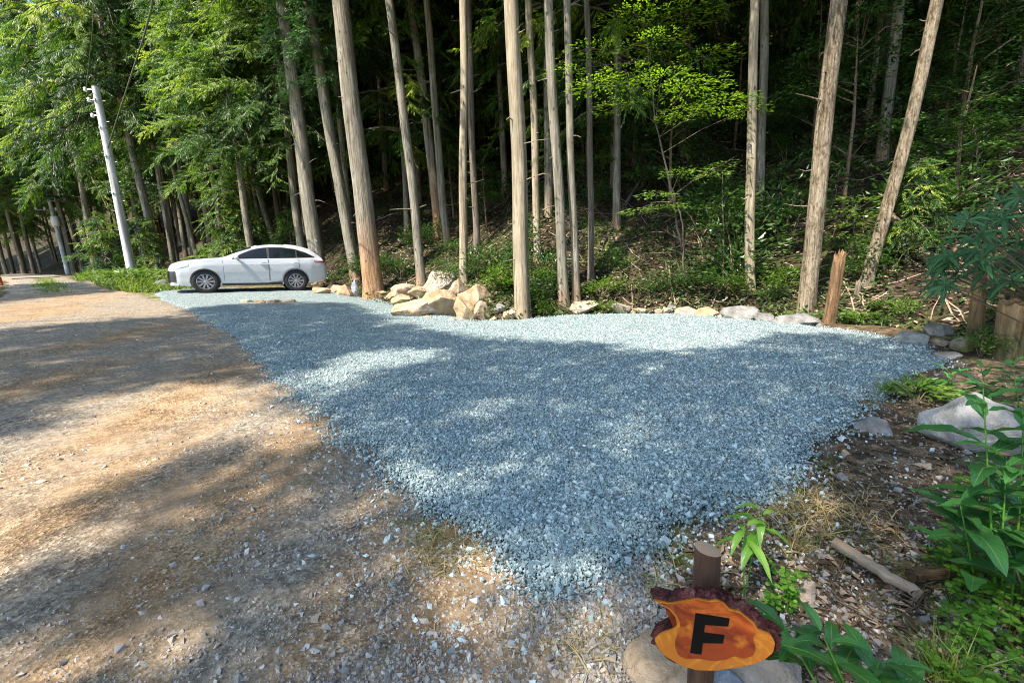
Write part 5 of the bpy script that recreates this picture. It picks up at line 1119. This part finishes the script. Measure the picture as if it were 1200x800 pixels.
def canopy():
    rng = np.random.default_rng(77); st = .27
    gx_, gy_ = np.meshgrid(np.arange(-24, 6.5, st), np.arange(.2, 19, st), indexing='ij'); gx_ = gx_.ravel() + rng.normal(0, .07, gx_.size); gy_ = gy_.ravel() + rng.normal(0, .07, gy_.size)
    P = np.stack([gx_, gy_, H(gx_, gy_)], -1); px, py, z = proj(P); ok = z > .3; m = np.zeros(len(P), bool)
    for s in SHADE: m |= inpoly(px, py, s)
    for s in LIT: m &= ~inpoly(px, py, s)
    P = P[m & ok & (rng.random(len(P)) < .93)]; P = np.vstack([P, np.repeat(BUSH[BUSH[:, 2] < 3.2], 2, 0) + rng.normal(0, .22, (2 * int((BUSH[:, 2] < 3.2).sum()), 3))])
    tt = rng.uniform(15, 21, len(P)) ; Q = P + SV * tt[:, None]
    for _ in range(12):
        a, b, z = proj(Q); bad = (z > .2) & (a > -160) & (a < 1360) & (b > -140); Q[bad] += SV * 1.5
    # several trees share the canopy
    tr = np.array([(-11.5, -2.5), (-17.5, 2.0), (-7.5, -4.5), (-4.0, -6.5), (-23, 5.5), (-.5, -7.5), (-13, -8), (3.2, -6.0)])
    own = np.argmin(np.linalg.norm(Q[:, None, :2] - tr[None], axis=2) + rng.normal(0, .35, (len(Q), len(tr))), axis=1)
    for k, (x, y) in enumerate(tr):
        C_ = Q[own == k]
        if len(C_) < 8: continue
        b = on(x, y); t = thing('shade_tree', 'broad leaved tree overhanging the road from behind the viewpoint', 'tree', tuple(b), group='shade trees by the road')
        mb = MB(); hc = C_[:, 2].min() - b[2]
        addtube(mb, np.array([[0, 0, -.3], [0, 0, .4], [.05, .1, hc * .5], [0, .2, hc * .95]]), [.34, .26, .2, .14], 12)
        cl = C_[rng.choice(len(C_), min(10, len(C_)), False)]
        for _ in range(4): w = np.argmin(np.linalg.norm(C_[:, None] - cl[None], axis=2), axis=1); cl = np.array([C_[w == i].mean(0) if (w == i).any() else cl[i] for i in range(len(cl))])
        for c in cl: e = c - b; addtube(mb, np.array([[.04, .15, hc * .75], e * [.5, .5, .0] + [0, 0, hc * .9], e]), [.022, .016, .008], 6, caps=False)
        mb.build('trunk', M['bark_dark'], t, True)
        nl = 68; n = len(C_) * nl; cc = np.repeat(C_, nl, 0) + rng.normal(0, .155, (n, 3)) - b; d = rdir(n, rng) * [1, 1, .5]; up = nrm(SV * .8 + np.array([0, 0, .6]) + rng.normal(0, .55, (n, 3)))
        V, Q_ = rhombs(cc, d, np.cross(nrm(d), up), rng.uniform(.09, .16, n), rng.uniform(.05, .085, n)); mb = MB(); mb.add(V, Q_, np.repeat(rng.random(n), 4)); mb.build('crown', M['maple'], t)
canopy()
# ================================================================== LIGHT, SKY, CAMERA
w = bpy.data.worlds.new('World'); SC.world = w; w.use_nodes = True; nt = w.node_tree; bg = nt.nodes['Background']; sky = nt.nodes.new('ShaderNodeTexSky'); sky.sky_type = 'NISHITA'; sky.sun_disc = False
sky.sun_elevation = SUN_EL; sky.sun_rotation = SUN_AZ; sky.air_density = 1.0; sky.dust_density = .6; sky.ozone_density = .4
nt.links.new(sky.outputs[0], bg.inputs[0]); bg.inputs[1].default_value = .15
sl = bpy.data.lights.new('sun', 'SUN'); sl.energy = 4.9; sl.angle = math.radians(.53); sl.color = (1.0, .90, .80); so = bpy.data.objects.new('sun', sl); COL.objects.link(so); so.location = (0, 0, 60); so.rotation_euler = Vector(SV).to_track_quat('Z', 'Y').to_euler()
cd = bpy.data.cameras.new('camera'); cam = bpy.data.objects.new('camera', cd); COL.objects.link(cam); SC.camera = cam
cd.sensor_fit = 'HORIZONTAL'; cd.sensor_width = 36; cd.lens = F / 1200 * 36; cd.clip_start = .02; cd.clip_end = 1500
b_ = -fwd; cam.matrix_world = Matrix(((RT[0], UP[0], b_[0], CAM[0]), (RT[1], UP[1], b_[1], CAM[1]), (RT[2], UP[2], b_[2], CAM[2]), (0, 0, 0, 1)))
vs = SC.view_settings; vs.view_transform = 'Standard'; vs.look = 'None'; vs.gamma = 1; vs.use_curve_mapping = False; vs.exposure = 1.55
cy = SC.cycles; cy.max_bounces = 6; cy.diffuse_bounces = 3; cy.glossy_bounces = 3; cy.transmission_bounces = 4; cy.sample_clamp_indirect = 6; cy.use_denoising = True; cy.denoising_prefilter = 'NONE'; cy.filter_width = 1.1
